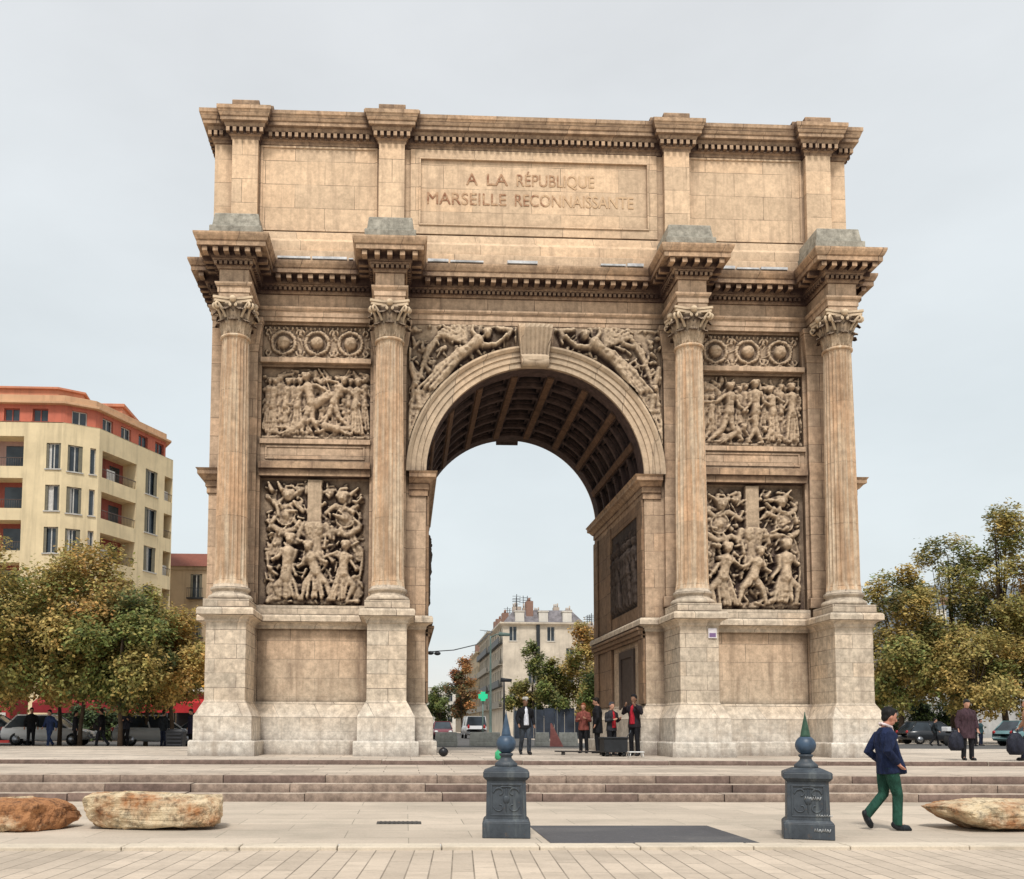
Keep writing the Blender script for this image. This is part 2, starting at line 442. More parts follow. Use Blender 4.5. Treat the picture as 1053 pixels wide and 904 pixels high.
# three steps of long, unevenly worn blocks
stepm = stone('step_stone', (0.50, 0.385, 0.305), (0.07, 0.045, 0.038), joints=False, grime_shade=0.8, streak=0.5, mottled=0.95, ao=0.25)
treadm = stone('step_stone_pale', (0.57, 0.47, 0.375), (0.09, 0.065, 0.055), joints=False, grime_shade=0.6, streak=0.4, mottled=0.8, ao=0.15)
stepd = stone('step_stone_dark', (0.28, 0.20, 0.165), (0.05, 0.035, 0.03), joints=False, grime_shade=0.7, streak=0.4, mottled=0.8, ao=0.15)
mb = MB()
for k in range(3):
    z1 = 0.15 * (k + 1); yf = -11.15 + 0.40 * k
    x = -70 + random.uniform(0, 1)
    while x < 70:
        L = random.uniform(1.2, 2.6)
        dy = random.uniform(-0.015, 0.015); dz = random.uniform(-0.008, 0.008) if k < 2 else random.uniform(-0.004, 0)
        mi = 2 if random.random() < 0.22 else 0
        yb = yf + 0.75 if k == 2 else yf + 0.55
        vs = [(x, yf + dy, -0.1), (x + L - 0.014, yf + dy, -0.1), (x + L - 0.014, yb, -0.1), (x, yb, -0.1), (x, yf + dy, z1 + dz), (x + L - 0.014, yf + dy, z1 + dz), (x + L - 0.014, yb, z1 + dz), (x, yb, z1 + dz)]
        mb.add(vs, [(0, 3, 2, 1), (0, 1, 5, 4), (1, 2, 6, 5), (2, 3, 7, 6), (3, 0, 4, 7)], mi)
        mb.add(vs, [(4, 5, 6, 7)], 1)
        x += L
o = mb.build('steps', [stepm, treadm, stepd]); tag(o, kind='structure')
mb = MB()
x = -24.0
while x < 26:
    L = random.uniform(1.3, 2.4)
    mb.box(x, x + L - 0.01, -5.05 + random.uniform(-0.05, 0.05), -4.4, ZT - 0.2, ZP + random.uniform(-0.006, 0.006)); x += L
mb.box(-24, 26, -4.41, 11.0, ZT - 0.2, ZP - 0.002)
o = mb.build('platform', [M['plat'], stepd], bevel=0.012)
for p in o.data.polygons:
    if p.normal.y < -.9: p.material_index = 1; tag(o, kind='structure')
asph = paving('street_asphalt', (0.11, 0.105, 0.10), (0.04, 0.04, 0.04), 50, 50, 0.0, 0, 0.0, 0.5)
sheet('road', -200, 200, 15.0, 30.0, ZT + 0.002, asph)
sheet('avenue', -7.5, 6.5, 30.0, 900, ZT + 0.002, asph)
sheet('asphalt_patch', -2.30, 0.24, -17.415, -15.40, 0.006, paving('dark_asphalt_patch', (0.088, 0.086, 0.090), (0.20, 0.19, 0.18), 50, 50, 0.0, 0, 0, 0.55))

# ------------------------------------------------------------------ the triumphal arch
BW, DEP, HW, SP = 10.2, 7.38, 3.45, 9.33
XA, XB, YC = 9.25, 4.60, -1.12
arch = empty('triumphal_arch', (0, 0, 0))
tag(arch, 'huge ochre limestone triumphal arch with four fluted columns and carved reliefs', 'arch')

def pier_loop(sg, h, yr, x_in=HW, x_out=BW, y0=0.0, y1=DEP):
    p = [(x_in, y0), (XB - h, y0), (XB - h, yr), (XB + h, yr), (XB + h, y0), (XA - h, y0), (XA - h, yr), (XA + h, yr), (XA + h, y0), (x_out, y0), (x_out, y1), (x_in, y1)]
    if sg < 0: p = [(-a, b) for a, b in reversed(p)]
    return p
def full_loop(h, yr, bw=BW, y0=0.0, y1=DEP):
    f = [(-bw, y0)]
    for c in (-XA, -XB, XB, XA): f += [(c - h, y0), (c - h, yr), (c + h, yr), (c + h, y0)]
    f += [(bw, y0), (bw, y1), (-bw, y1)]
    return f

# piers: a core set back behind the carved bays, with strips of plain wall around the panels
for sg in (-1, 1):
    mb = MB()
    def bx(x0, x1, y0, y1, z0, z1):
        if sg < 0: x0, x1 = -x1, -x0
        mb.box(x0, x1, y0, y1, z0, z1)
    bx(HW, BW, 0.22, DEP, ZP - 0.1, SP + .02)              # core
    bx(HW + .5, BW, 0.22, DEP, SP + .02, 14.18)
    bx(HW, HW + .5, DEP - .2, DEP, SP + .02, 14.18)
    bx(HW, XB + 0.62, 0.0, 0.221, ZP - 0.1, 14.18)         # jamb strip
    bx(XA - 0.62, BW, 0.0, 0.221, ZP - 0.1, 14.18)
    a, b_ = XB + 0.62, XA - 0.62
    bx(a, b_, 0.10, 0.221, ZP - 0.1, 5.17)                 # dado wall
    bx(a, b_, -0.02, 0.221, 9.62, 10.32)                   # plain panel
    bx(a, b_, 0.04, 0.221, 12.72, 12.98)
    bx(a, b_, 0.10, 0.221, 14.10, 14.18)
    # thin frame of the plain panel
    for (x0, x1, z0, z1) in ((a + .15, b_ - .15, 10.10, 10.16), (a + .15, b_ - .15, 9.72, 9.78), (a + .15, a + .21, 9.78, 10.10), (b_ - .21, b_ - .15, 9.78, 10.10)):
        bx(x0, x1, -0.05, 0.0, z0, z1)
    # ledges
    bx(a - .02, b_ + .02, -0.16, 0.2, 12.78, 12.94); bx(a - .02, b_ + .02, -0.10, 0.2, 10.20, 10.36)
    mb.build('pier', M['wall'], arch, bevel=0.012)
    # string course over the trophies + impost of the passage
    mb = MB()
    bx(a - .02, b_ + .02, -0.22, 0.2, 9.40, 9.60); bx(a - .02, b_ + .02, -0.12, 0.2, 9.18, 9.40)
    prof = [(0.0, 8.62), (0.05, 8.62), (0.05, 8.80), (0.09, 8.82), (0.09, 8.99), (0.14, 9.02), (0.22, 9.12), (0.30, 9.16), (0.30, 9.27), (0.35, 9.34), (0.0, 9.36)]
    pa = [(XB - .62, 0), (HW, 0), (HW, DEP), (XB - .62, DEP)]
    pb = [(XA + .62, 0), (BW, 0), (BW, DEP), (XA + .62, DEP)]
    if sg > 0:
        mb.moulding(list(reversed(pa)), prof, False); mb.moulding(pb, prof, False)
    else:
        mb.moulding([(-x, y) for x, y in pa], prof, False); mb.moulding([(-x, y) for x, y in reversed(pb)], prof, False)
    mb.build('impost', M['trim'], arch)
    # pilasters behind the columns
    for c in (XB, XA):
        mb = MB()
        mb.box(sg * c - .52, sg * c + .52, -0.14, 0.02, 5.17, 13.1)
        mb.box(sg * c - .60, sg * c + .60, -0.20, 0.02, 5.17, 5.5)
        mb.frustum((sg * c - .52, sg * c + .52, -.14, 0.02), (sg * c - .66, sg * c + .66, -.3, 0.02), 13.1, 14.0)
        mb.box(sg * c - .68, sg * c + .68, -0.32, 0.02, 14.0, 14.16)
        mb.build('pilaster', M['wall'], arch, bevel=0.02)
    # pedestal-level mouldings that run round the whole pier
    mb = MB()
    lp = pier_loop(sg, 0.58, -1.70)
    mb.moulding(lp, [(0.0, ZP - 0.1), (0.36, ZP - 0.1), (0.36, 0.97), (0.34, 0.985), (0.25, 0.99), (0.25, 1.70), (0.23, 1.73), (0.19, 1.80), (0.10, 1.98), (0.03, 2.10), (0.0, 2.16)])
    mb.build('pier_base', M['ped'], arch, bevel=0.02)
    mb = MB()
    mb.moulding(lp, [(0.0, 4.40), (0.03, 4.42), (0.04, 4.50), (0.10, 4.56), (0.20, 4.60), (0.235, 4.62), (0.235, 4.76), (0.20, 4.82), (-0.02, 4.86)])
    # sloping weathered top over the dado
    mb.prism(pier_loop(sg, 0.56, -1.68, HW + 0.02, BW - 0.02), 4.80, 4.855)
    bx(a - 0.03, b_ + 0.03, -0.12, 0.2, 4.85, 5.12)
    mb.build('dado_cap', M['ped'], arch)
    # pedestals
    for c in (XB, XA):
        mb = MB()
        mb.box(sg * c - .578, sg * c + .578, -1.70, 0.02, ZP - .05, 4.84)
        mb.build('pedestal', M['ped'], arch, bevel=0.015)

# wall above the opening
nseg = 48
for y, flip in ((0.0, False), (DEP, True)):
    vs, fs = [], []
    for i in range(nseg + 1):
        t = PI * i / nseg
        xx, zz = HW * math.cos(t), SP + HW * math.sin(t)
        vs += [(xx, y, zz), (xx, y, 14.18)]
    for i in range(nseg):
        q = (2 * i, 2 * i + 1, 2 * i + 3, 2 * i + 2)
        fs.append(q[::-1] if not flip else q)
    mb = MB(); mb.add(vs, fs); mb.build('spandrel_wall', M['wall'], arch)

# coffered barrel vault
mb = MB()
NA, NY = 9, 6
def vp(t, y, r): return (-r * math.cos(t), y, SP + r * math.sin(t))
def patch(t0, t1, y0, y1, r, mi, n=4):
    vs, fs = [], []
    for i in range(n + 1):
        t = t0 + (t1 - t0) * i / n
        vs += [vp(t, y0, r), vp(t, y1, r)]
    for i in range(n): fs.append((2 * i, 2 * i + 1, 2 * i + 3, 2 * i + 2))
    mb.add(vs, fs, mi)
def ring(a, b, ra, rb, mi, n=4):
    """band between rect a at radius ra and rect b (inside it) at radius rb"""
    def loop(q, r):
        t0, t1, y0, y1 = q; pts = []
        for i in range(n): pts.append(vp(t0 + (t1 - t0) * i / n, y0, r))
        pts.append(vp(t1, y0, r))
        for i in range(n): pts.append(vp(t1 - (t1 - t0) * i / n, y1, r))
        pts.append(vp(t0, y1, r))
        return pts
    la, lb = loop(a, ra), loop(b, rb); k = len(la)
    mb.add(la + lb, [(i, (i + 1) % k, (i + 1) % k + k, i + k) for i in range(k)], mi)
YV0, YV1 = 0.55, DEP - 0.55
patch(0, PI, 0.0, YV0, HW, 1, nseg); patch(0, PI, YV1, DEP, HW, 1, nseg)
dt, dy = PI / NA, (YV1 - YV0) / NY
for i in range(NA):
    for j in range(NY):
        c0 = (i * dt, (i + 1) * dt, YV0 + j * dy, YV0 + (j + 1) * dy)
        e1 = (c0[0] + .045, c0[1] - .045, c0[2] + .10, c0[3] - .10)
        e2 = (e1[0] + .03, e1[1] - .03, e1[2] + .10, e1[3] - .10)
        e3 = (e2[0] + .035, e2[1] - .035, e2[2] + .12, e2[3] - .12)
        ring(c0, e1, HW, HW, 1); ring(e1, e1, HW, HW + .14, 1); ring(e1, e2, HW + .14, HW + .14, 1)
        ring(e2, e2, HW + .14, HW + .28, 1); ring(e2, e3, HW + .28, HW + .28, 1); ring(e3, e3, HW + .28, HW + .36, 1)
        patch(e3[0], e3[1], e3[2], e3[3], HW + .36, 1)
        # rosette boss
        tm, ym = (e3[0] + e3[1]) / 2, (e3[2] + e3[3]) / 2
        mb.ellipsoid(vp(tm, ym, HW + .33), (.13, .13, .13), 8, 6, 1)
for i in range(1, NA):          # long ribs, a little proud of the soffit
    t = i * dt
    vs = [vp(t - .035, YV0, HW), vp(t - .03, YV0, HW - .06), vp(t + .03, YV0, HW - .06), vp(t + .035, YV0, HW), vp(t - .035, YV1, HW), vp(t - .03, YV1, HW - .06), vp(t + .03, YV1, HW - .06), vp(t + .035, YV1, HW)]
    mb.add(vs, [(0, 1, 5, 4), (1, 2, 6, 5), (2, 3, 7, 6), (0, 3, 2, 1), (4, 5, 6, 7)], 0)
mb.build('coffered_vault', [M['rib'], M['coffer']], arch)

# archivolts front and back
for y, sgn in ((0.0, -1), (DEP, 1)):
    mb = MB()
    prof = [(HW - .005, 0.06), (HW - .005, .06 + .02), (HW + .16, .08), (HW + .17, .12), (HW + .33, .12), (HW + .34, .16), (HW + .48, .16), (HW + .49, .20), (HW + .57, .27), (HW + .63, .27), (HW + .63, 0.0)]
    prof = [(HW - .004, 0.0)] + prof[1:]
    n = 64; k = len(prof); vs, fs = [], []
    for i in range(n + 1):
        t = PI * i / n
        for r, d in prof: vs.append((r * math.cos(t), y + sgn * d, SP + 0.03 + (r * math.sin(t) if 0 < i < n else 0)))
    for i in range(n):
        for q in range(k - 1):
            f = (i * k + q, i * k + q + 1, (i + 1) * k + q + 1, (i + 1) * k + q)
            fs.append(f if sgn < 0 else f[::-1])
    mb.add(vs, fs)
    mb.build('archivolt', M['archiv'], arch)
    # scrolled keystone
    mb = MB()
    def kx(z): return 0.40 + 0.15 * (z - 12.7) / 1.4
    zs = [12.78, 12.82, 12.88, 13.00, 13.10, 13.12, 13.25, 13.6, 13.9, 14.02, 14.04]
    ds = [0.30, 0.42, 0.50, 0.50, 0.40, 0.34, 0.36, 0.46, 0.56, 0.56, 0.10]
    nx = 14
    vs, fs = [], []
    for z, d in zip(zs, ds):
        for i in range(nx + 1):
            u = -1 + 2 * i / nx
            ridge = 0.05 * abs(math.sin(u * PI * 3.5)) if 13.1 < z < 13.95 else 0
            vs.append((u * kx(z) - 0.05, y + sgn * (d + ridge - 0.05 * u * u), z))
    for j in range(len(zs) - 1):
        for i in range(nx):
            q = (j * (nx + 1) + i, j * (nx + 1) + i + 1, (j + 1) * (nx + 1) + i + 1, (j + 1) * (nx + 1) + i)
            fs.append(q if sgn < 0 else q[::-1])
    # side walls
    for i in (0, nx):
        base = len(vs)
        for j, z in enumerate(zs): vs.append(((-1 if i == 0 else 1) * kx(z) - 0.05, y + sgn * -0.3, z))
        for j in range(len(zs) - 1): fs.append((j * (nx + 1) + i, (j + 1) * (nx + 1) + i, base + j + 1, base + j))
    # underside
    base = len(vs)
    vs += [(-kx(zs[0]) - .05, y - sgn * .3, zs[0]), (kx(zs[0]) - .05, y - sgn * .3, zs[0])]
    fs.append(tuple(range(nx + 1)) + (base + 1, base))
    mb.add(vs, fs)
    for s2 in (-1, 1): mb.tube([(-.05, y + sgn * .36, 12.84), (-.05 + s2 * .43, y + sgn * .36, 12.84)], .13, 12)
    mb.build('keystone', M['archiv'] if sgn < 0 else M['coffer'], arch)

# columns
def flute_shaft():
    mb = MB(); n = 120; zs = list(np.linspace(5.55, 13.05, 26)); vs, fs = [], []
    rnd = random.Random(3)
    for j, z in enumerate(zs):
        u = (z - 5.55) / 7.5
        r = 0.475 - 0.075 * u ** 1.6
        if j == 0: r += .03
        dep = 0.055
        if u < 0.03 or u > 0.975: dep = 0.0
        for k in range(n):
            a = 2 * PI * k / n
            f = abs(math.sin(a * 12)) ** 0.8
            vs.append((r * math.cos(a) - dep * f * math.cos(a), r * math.sin(a) - dep * f * math.sin(a), z))
    for j in range(len(zs) - 1):
        for k in range(n):
            a, b = j * n + k, j * n + (k + 1) % n
            fs.append((a, b, b + n, a + n))
    mb.add(vs, fs, 0, False)
    mb.lathe([(.41, 13.0), (.45, 13.02), (.45, 13.07), (.40, 13.10)], n=32)
    return mb
def column_base():
    mb = MB()
    mb.box(-.66, .66, -.66, .66, 4.86, 5.08)
    prof = [(.62, 5.08), (.65, 5.12), (.65, 5.19), (.61, 5.24), (.55, 5.26), (.52, 5.31), (.52, 5.35), (.56, 5.38), (.585, 5.42), (.575, 5.47), (.52, 5.50), (.505, 5.50), (.505, 5.56), (.48, 5.57)]
    mb.lathe(prof, n=40)
    return mb
def capital():
    """leafy capital: bell, two rows of curled leaves, corner volutes, hollow-sided slab"""
    mb = MB()
    z0, z1 = 13.05, 14.16
    mb.lathe([(.40, z0), (.40, z0 + .3), (.42, z0 + .6), (.50, z0 + .9), (.54, z0 + .95)], n=32)
    def leaf(a, zb, h, wid, r0, out):
        vs, fs = [], []
        L, Wn = 8, 6
        for i in range(L + 1):
            t = i / L
            zz = zb + h * (min(t / .8, 1.0) if t < .8 else 1 - (t - .8) * 0.9)
            rr = r0 + .03 + out * (t ** 2.2) + (0.05 if t > .85 else 0)
            ww = wid * (0.75 + 0.5 * math.sin(PI * min(t * 1.05, 1)) + .12 * math.sin(t * 22)) * (1 if t < .9 else .6)
            for j in range(Wn + 1):
                s_ = -1 + 2 * j / Wn
                rad = rr - 0.05 * s_ * s_ - (0.03 if j in (2, 4) else 0)
                aa = a + s_ * ww / max(rr, .3) * .5
                vs.append((rad * math.cos(aa), rad * math.sin(aa), zz))
        for i in range(L):
            for j in range(Wn):
                q = i * (Wn + 1) + j
                fs.append((q, q + 1, q + Wn + 2, q + Wn + 1))
        mb.add(vs, fs, 0, False)
    for k in range(8): leaf(k * PI / 4, z0 + .02, .44, .34, .40, .17)
    for k in range(8): leaf(k * PI / 4 + PI / 8, z0 + .10, .70, .32, .40, .23)
    for k in range(4):
        a = PI / 4 + k * PI / 2
        for s_ in (-1, 1):
            pts, rad = [], []
            for i in range(16):
                t = i / 15
                if t < .5:
                    rr = .44 + .28 * (t / .5) ** 1.5; zz = z0 + .52 + .40 * (t / .5)
                else:
                    ph = (t - .5) / .5 * 2 * PI * .95
                    q = .085 * (1 - (t - .5) * 1.1)
                    rr = .70 + q * math.sin(ph); zz = z0 + .83 + q * math.cos(ph)
                aa = a + s_ * (.26 - .18 * min(t * 2, 1))
                pts.append((rr * math.cos(aa), rr * math.sin(aa), zz)); rad.append(.05 - .015 * t)
            mb.tube(pts, rad, 6)
    for k in range(4):
        a = k * PI / 2
        mb.ellipsoid((.56 * math.cos(a), .56 * math.sin(a), z0 + 1.02), (.11, .11, .10), 8, 6)
        for s_ in (-1, 1):
            pts = []
            for i in range(9):
                ph = i / 8 * 2 * PI; q = .055 * (1 - i / 14)
                aa = a + s_ * (.14 + q * math.sin(ph)); pts.append((.56 * math.cos(aa), .56 * math.sin(aa), z0 + .84 + q * math.cos(ph)))
            mb.tube(pts, .028, 5)
    # abacus with concave sides
    poly = []
    for k in range(4):
        a = -PI / 4 + k * PI / 2
        c = Vector((math.cos(a), math.sin(a))) * .82; d = Vector((math.cos(a + PI / 2), math.sin(a + PI / 2))) * .82
        t = (d - c).normalized(); nn = Vector((t.y, -t.x))
        for i in range(7):
            s_ = .04 + .92 * i / 6
            p = c + (d - c) * s_ - nn * .13 * math.sin(PI * s_)
            poly.append((p.x, p.y))
    mb.prism(poly, z0 + .95, z0 + 1.03); mb.prism([(x * 1.05, y * 1.05) for x, y in poly], z0 + 1.04, z1)
    return mb
pr_shaft, pr_base, pr_cap = None, None, None
for c in (-XA, -XB, XB, XA):
    if pr_shaft is None:
        pr_shaft = flute_shaft().build('column', M['column'], arch)
        pr_base = column_base().build('column_base', M['ped'], pr_shaft)
        pr_cap = capital().build('capital', M['carved'], pr_shaft)
        col = pr_shaft
    else:
        col = copy_tree(pr_shaft, arch)
    col.location = (c, YC, 0)

# entablature with breaks over the columns
lp = full_loop(.435, YC - .43)
core = MB()
core.prism(lp, 14.16, 15.86)
core.moulding(lp, [(0, 14.16), (.02, 14.16), (.02, 14.30), (.045, 14.31), (.045, 14.46), (.06, 14.47), (.11, 14.55), (.12, 14.60), (.0, 14.62)])
core.build('entablature', M['wall'], arch)
mb = MB()
mb.moulding(lp, [(0, 15.02), (.05, 15.03), (.07, 15.10), (.09, 15.11), (.09, 15.21), (.14, 15.22), (.18, 15.28), (.22, 15.30), (.22, 15.32), (.24, 15.47), (.57, 15.48), (.57, 15.62), (.60, 15.64), (.65, 15.74), (.67, 15.80), (.67, 15.85), (0.1, 15.90)])
mb.blocks(lp, .08, .185, 15.115, 15.215, .085, .15)
mb.blocks(lp, .22, .52, 15.33, 15.475, .15, .34)
mb.build('cornice', M['trim'], arch)
# lead sheets on the ledge, ragged
for s0, s1 in ((-8.1, -5.7), (-3.45, 3.4), (5.7, 8.0)):
    x = s0
    while x < s1:
        L = min(random.uniform(.5, 1.3), s1 - x)
        if random.random() < .8: mb = MB(); mb.box(x, x + L - .06, -.70, -.2, 15.87 + random.uniform(0, .01), 15.915 + random.uniform(0, .05)); mb.build('lead_flashing', M['lead'], arch)
        x += L

# attic
AH = 10.25
lp = full_loop(.41, -.13, AH, .08, DEP - .08)
mb = MB()
mb.prism(full_loop(.41, -.17, AH, .08, DEP - .08), 15.88, 20.5)
mb.moulding(full_loop(.41, -.17, AH, .08, DEP - .08), [(0, 15.88), (.34, 15.88), (.34, 16.35), (.30, 16.38), (.24, 16.40), (.24, 16.72), (.20, 16.76), (.10, 16.86), (.08, 16.98), (.06, 17.10), (.0, 17.14)])
attic = mb.build('attic', M['attic'], arch, bevel=0.01)
mb = MB()
mb.moulding(lp, [(0, 19.98), (.04, 20.0), (.05, 20.10), (.10, 20.14), (.12, 20.14), (.12, 20.31), (.20, 20.33), (.24, 20.44), (.33, 20.47), (.33, 20.58), (.36, 20.60), (.42, 20.76), (.44, 20.78), (.44, 20.90), (.05, 20.96)])
mb.blocks(lp, .10, .24, 20.16, 20.30, .11, .20)
mb.build('attic_cornice', M['trim'], arch)
mb = MB()
mb.prism(full_loop(.9, -.35, AH - .3, .2, DEP - .2), 20.90, 21.04)
for c in (-XA, -XB, XB, XA): mb.box(c - .43, c + .43, -.25, .7, 21.03, 21.28)
mb.build('roof_blocks', M['trim'], arch, bevel=.02)
for c, dx in ((-XA, .25), (-XB, 0), (XB, .05), (XA, 0)):      # weathered blocks over the column breaks
    mb = MB()
    mb.frustum((c - .78, c + .78, -1.55, -.1), (c - .78, c + .78, -1.55, -.1), 15.89, 16.42)
    mb.frustum((c - .72, c + .72, -1.46, -.1), (c - .66, c + .66, -1.38, -.1), 16.42, 16.88)
    mb.frustum((c - .64, c + .64, -1.36, -.1), (c - .5, c + .5, -1.1, -.1), 16.88, 17.02)
    mb.build('attic_block', M['grey'], arch, bevel=.03)

def frame(mb, x0, x1, z0, z1, y, t, d):
    mb.box(x0, x1, y - d, y + .01, z1 - t, z1); mb.box(x0, x1, y - d, y + .01, z0, z0 + t)
    mb.box(x0, x0 + t, y - d, y + .01, z0 + t, z1 - t); mb.box(x1 - t, x1, y - d, y + .01, z0 + t, z1 - t)
mb = MB()
frame(mb, -4.0, 4.0, 17.16, 19.98, .08, .30, .05); frame(mb, -3.72, 3.72, 17.44, 19.70, .08, .05, .085)
insc = mb.build('inscription_panel', M['attic'], attic, bevel=.01)
for sg in (-1, 1):
    mb = MB(); x0, x1 = sorted((sg * (XB + .46), sg * (XA - .46)))
    frame(mb, x0, x1, 17.16, 19.98, .08, .07, .035); mb.build('side_panel', M['attic'], attic, bevel=.01)

def text_mesh(txt, size, width, extr, mat, name, parent, xf, align='CENTER', offset=0.0):
    cu = bpy.data.curves.new(name, 'FONT'); cu.body = txt; cu.size = size; cu.extrude = extr; cu.align_x = align; cu.offset = offset
    tmp = bpy.data.objects.new(name, cu); link(tmp)
    dg = bpy.context.evaluated_depsgraph_get(); dg.update()
    me = bpy.data.meshes.new_from_object(tmp.evaluated_get(dg))
    bpy.data.objects.remove(tmp)
    xs = [v.co.x for v in me.vertices]; k = width / (max(xs) - min(xs))
    for v in me.vertices: v.co.x *= k
    me.transform(xf); me.materials.clear(); me.materials.append(mat)
    o = bpy.data.objects.new(name, me); link(o); o.parent = parent
    return o
RX = Matrix.Rotation(PI / 2, 4, 'X')
for word, x0, wd, zb in (('A', -2.20, .36, 18.86), ('LA', -1.58, .68, 18.86), ('RÉPUBLIQUE', -.60, 2.52, 18.86), ('MARSEILLE', -3.50, 2.55, 18.19), ('RECONNAISSANTE', -.66, 3.86, 18.19)):
    text_mesh(word, .56, wd, .012, M['letters'], 'lettering', attic, Matrix.Translation((x0, .075, zb)) @ RX, 'LEFT')

# ------------------------------------------------------------------ carved reliefs (height fields)
class Relief:
    def __init__(s, w_, h, res=0.024, seed=1):
        s.w, s.h = w_, h
        s.nx, s.nz = int(w_ / res) + 1, int(h / res) + 1
        s.X, s.Z = np.meshgrid(np.linspace(0, w_, s.nx), np.linspace(0, h, s.nz))
        s.H = np.zeros_like(s.X)
        s.rnd = random.Random(seed)
    def cap(s, a, b, ra, rb, d=0.0, k=1.0):
        ax, az = a; bx, bz = b
        dx, dz = bx - ax, bz - az
        L2 = dx * dx + dz * dz + 1e-9
        t = np.clip(((s.X - ax) * dx + (s.Z - az) * dz) / L2, 0, 1)
        D = np.hypot(s.X - ax - t * dx, s.Z - az - t * dz)
        r = ra + (rb - ra) * t
        hh = np.where(D < r, d + k * np.sqrt(np.maximum(r * r - D * D, 0)), 0)
        s.H = np.maximum(s.H, hh)
    def poly(s, pts, rad, d=0.0, k=1.0):
        for i in range(len(pts) - 1):
            r = rad if isinstance(rad, (int, float)) else None
            s.cap(pts[i], pts[i + 1], r or rad[i], r or rad[i + 1], d, k)
    def ell(s, c, rx, rz, ang=0.0, d=0.0, k=0.8, rim=0.0):
        ca, sa = math.cos(ang), math.sin(ang)
        u = ((s.X - c[0]) * ca + (s.Z - c[1]) * sa) / rx
        v = (-(s.X - c[0]) * sa + (s.Z - c[1]) * ca) / rz
        q = u * u + v * v
        hh = np.where(q < 1, d + k * min(rx, rz) * np.sqrt(np.maximum(1 - q, 0)), 0)
        if rim: hh = np.where((q < 1) & (q > 0.70), np.maximum(hh, d + rim), hh)
        s.H = np.maximum(s.H, hh)
    def head(s, c, r, d, hel=False):
        s.ell(c, r * .82, r, 0, d, 1.1)
        s.cap((c[0] - r * .5, c[1] + r * .55), (c[0] + r * .5, c[1] + r * .55), r * .55, r * .55, d + .02)
        s.cap((c[0], c[1] + .1 * r), (c[0], c[1] - .2 * r), r * .16, r * .22, d + r * .95)
        if hel:
            s.poly([(c[0] - r * .9, c[1] + r * .3), (c[0] - r * .4, c[1] + r * 1.4), (c[0] + r * .6, c[1] + r * 1.5)], r * .28, d + .02)
    def cloth(s, a, b, wid, n, d, r=0.035):
        """hanging folds from around a to around b"""
        for i in range(n):
            u = (i + .5) / n - .5
            j = s.rnd.uniform(-.04, .04)
            m = ((a[0] + b[0]) / 2 + u * wid * .8 + s.rnd.uniform(-.05, .05), (a[1] + b[1]) / 2)
            s.poly([(a[0] + u * wid * .55, a[1]), m, (b[0] + u * wid * 1.1 + j, b[1] + s.rnd.uniform(-.03, .05))], [r * .8, r * 1.2, r], d + s.rnd.uniform(-.02, .03))
    def figure(s, hip, neck, f1, f2, h1, h2, sc=1.0, d=.06, robe=False, hel=False, bend=(.12, -.12)):
        S = sc
        def mid(a, b, o):
            dx, dz = b[0] - a[0], b[1] - a[1]
            return ((a[0] + b[0]) / 2 - dz * o, (a[1] + b[1]) / 2 + dx * o)
        dx, dz = neck[0] - hip[0], neck[1] - hip[1]
        L = math.hypot(dx, dz); ux, uz = dx / L, dz / L
        sh1 = (neck[0] - uz * .15 * S - ux * .07 * S, neck[1] + ux * .15 * S - uz * .07 * S)
        sh2 = (neck[0] + uz * .15 * S - ux * .07 * S, neck[1] - ux * .15 * S - uz * .07 * S)
        for f, o in ((f1, bend[0]), (f2, bend[1])):
            k = mid(hip, f, o)
            s.poly([hip, k, f], [.115 * S, .085 * S, .05 * S], d)
            s.cap(f, (f[0] + .10 * S * (1 if o > 0 else -1), f[1] - .015 * S), .05 * S, .03 * S, d)
        s.cap(hip, ((hip[0] + neck[0]) / 2, (hip[1] + neck[1]) / 2), .14 * S, .115 * S, d + .02)
        s.cap(((hip[0] + neck[0]) / 2, (hip[1] + neck[1]) / 2), (neck[0] - ux * .1 * S, neck[1] - uz * .1 * S), .12 * S, .155 * S, d + .03)
        if robe: s.cloth((hip[0], hip[1] + .12 * S), ((f1[0] + f2[0]) / 2, min(f1[1], f2[1]) + .05), .42 * S, 6, d + .05, .04 * S)
        else: s.cloth((hip[0], hip[1] + .05 * S), ((hip[0] * 2 + f1[0] + f2[0]) / 4, hip[1] - .22 * S), .26 * S, 5, d + .06, .03 * S)
        for a, h in ((sh1, h1), (sh2, h2)):
            e = mid(a, h, .18 if h is h1 else -.18)
            s.poly([a, e, h], [.065 * S, .052 * S, .036 * S], d + .05)
            s.ell(h, .05 * S, .05 * S, 0, d + .06)
        s.cap(neck, (neck[0] + ux * .09 * S, neck[1] + uz * .09 * S), .055 * S, .05 * S, d + .04)
        s.head((neck[0] + ux * .2 * S, neck[1] + uz * .2 * S), .125 * S, d + .05, hel)
    def clutter(s, n, x0, x1, z0, z1, rmin, rmax, d):
        for _ in range(n):
            a = (s.rnd.uniform(x0, x1), s.rnd.uniform(z0, z1)); t = s.rnd.uniform(0, 2 * PI); L = s.rnd.uniform(.08, .35)
            r = s.rnd.uniform(rmin, rmax)
            s.cap(a, (a[0] + L * math.cos(t), a[1] + L * math.sin(t)), r, r * .6, s.rnd.uniform(0, d))
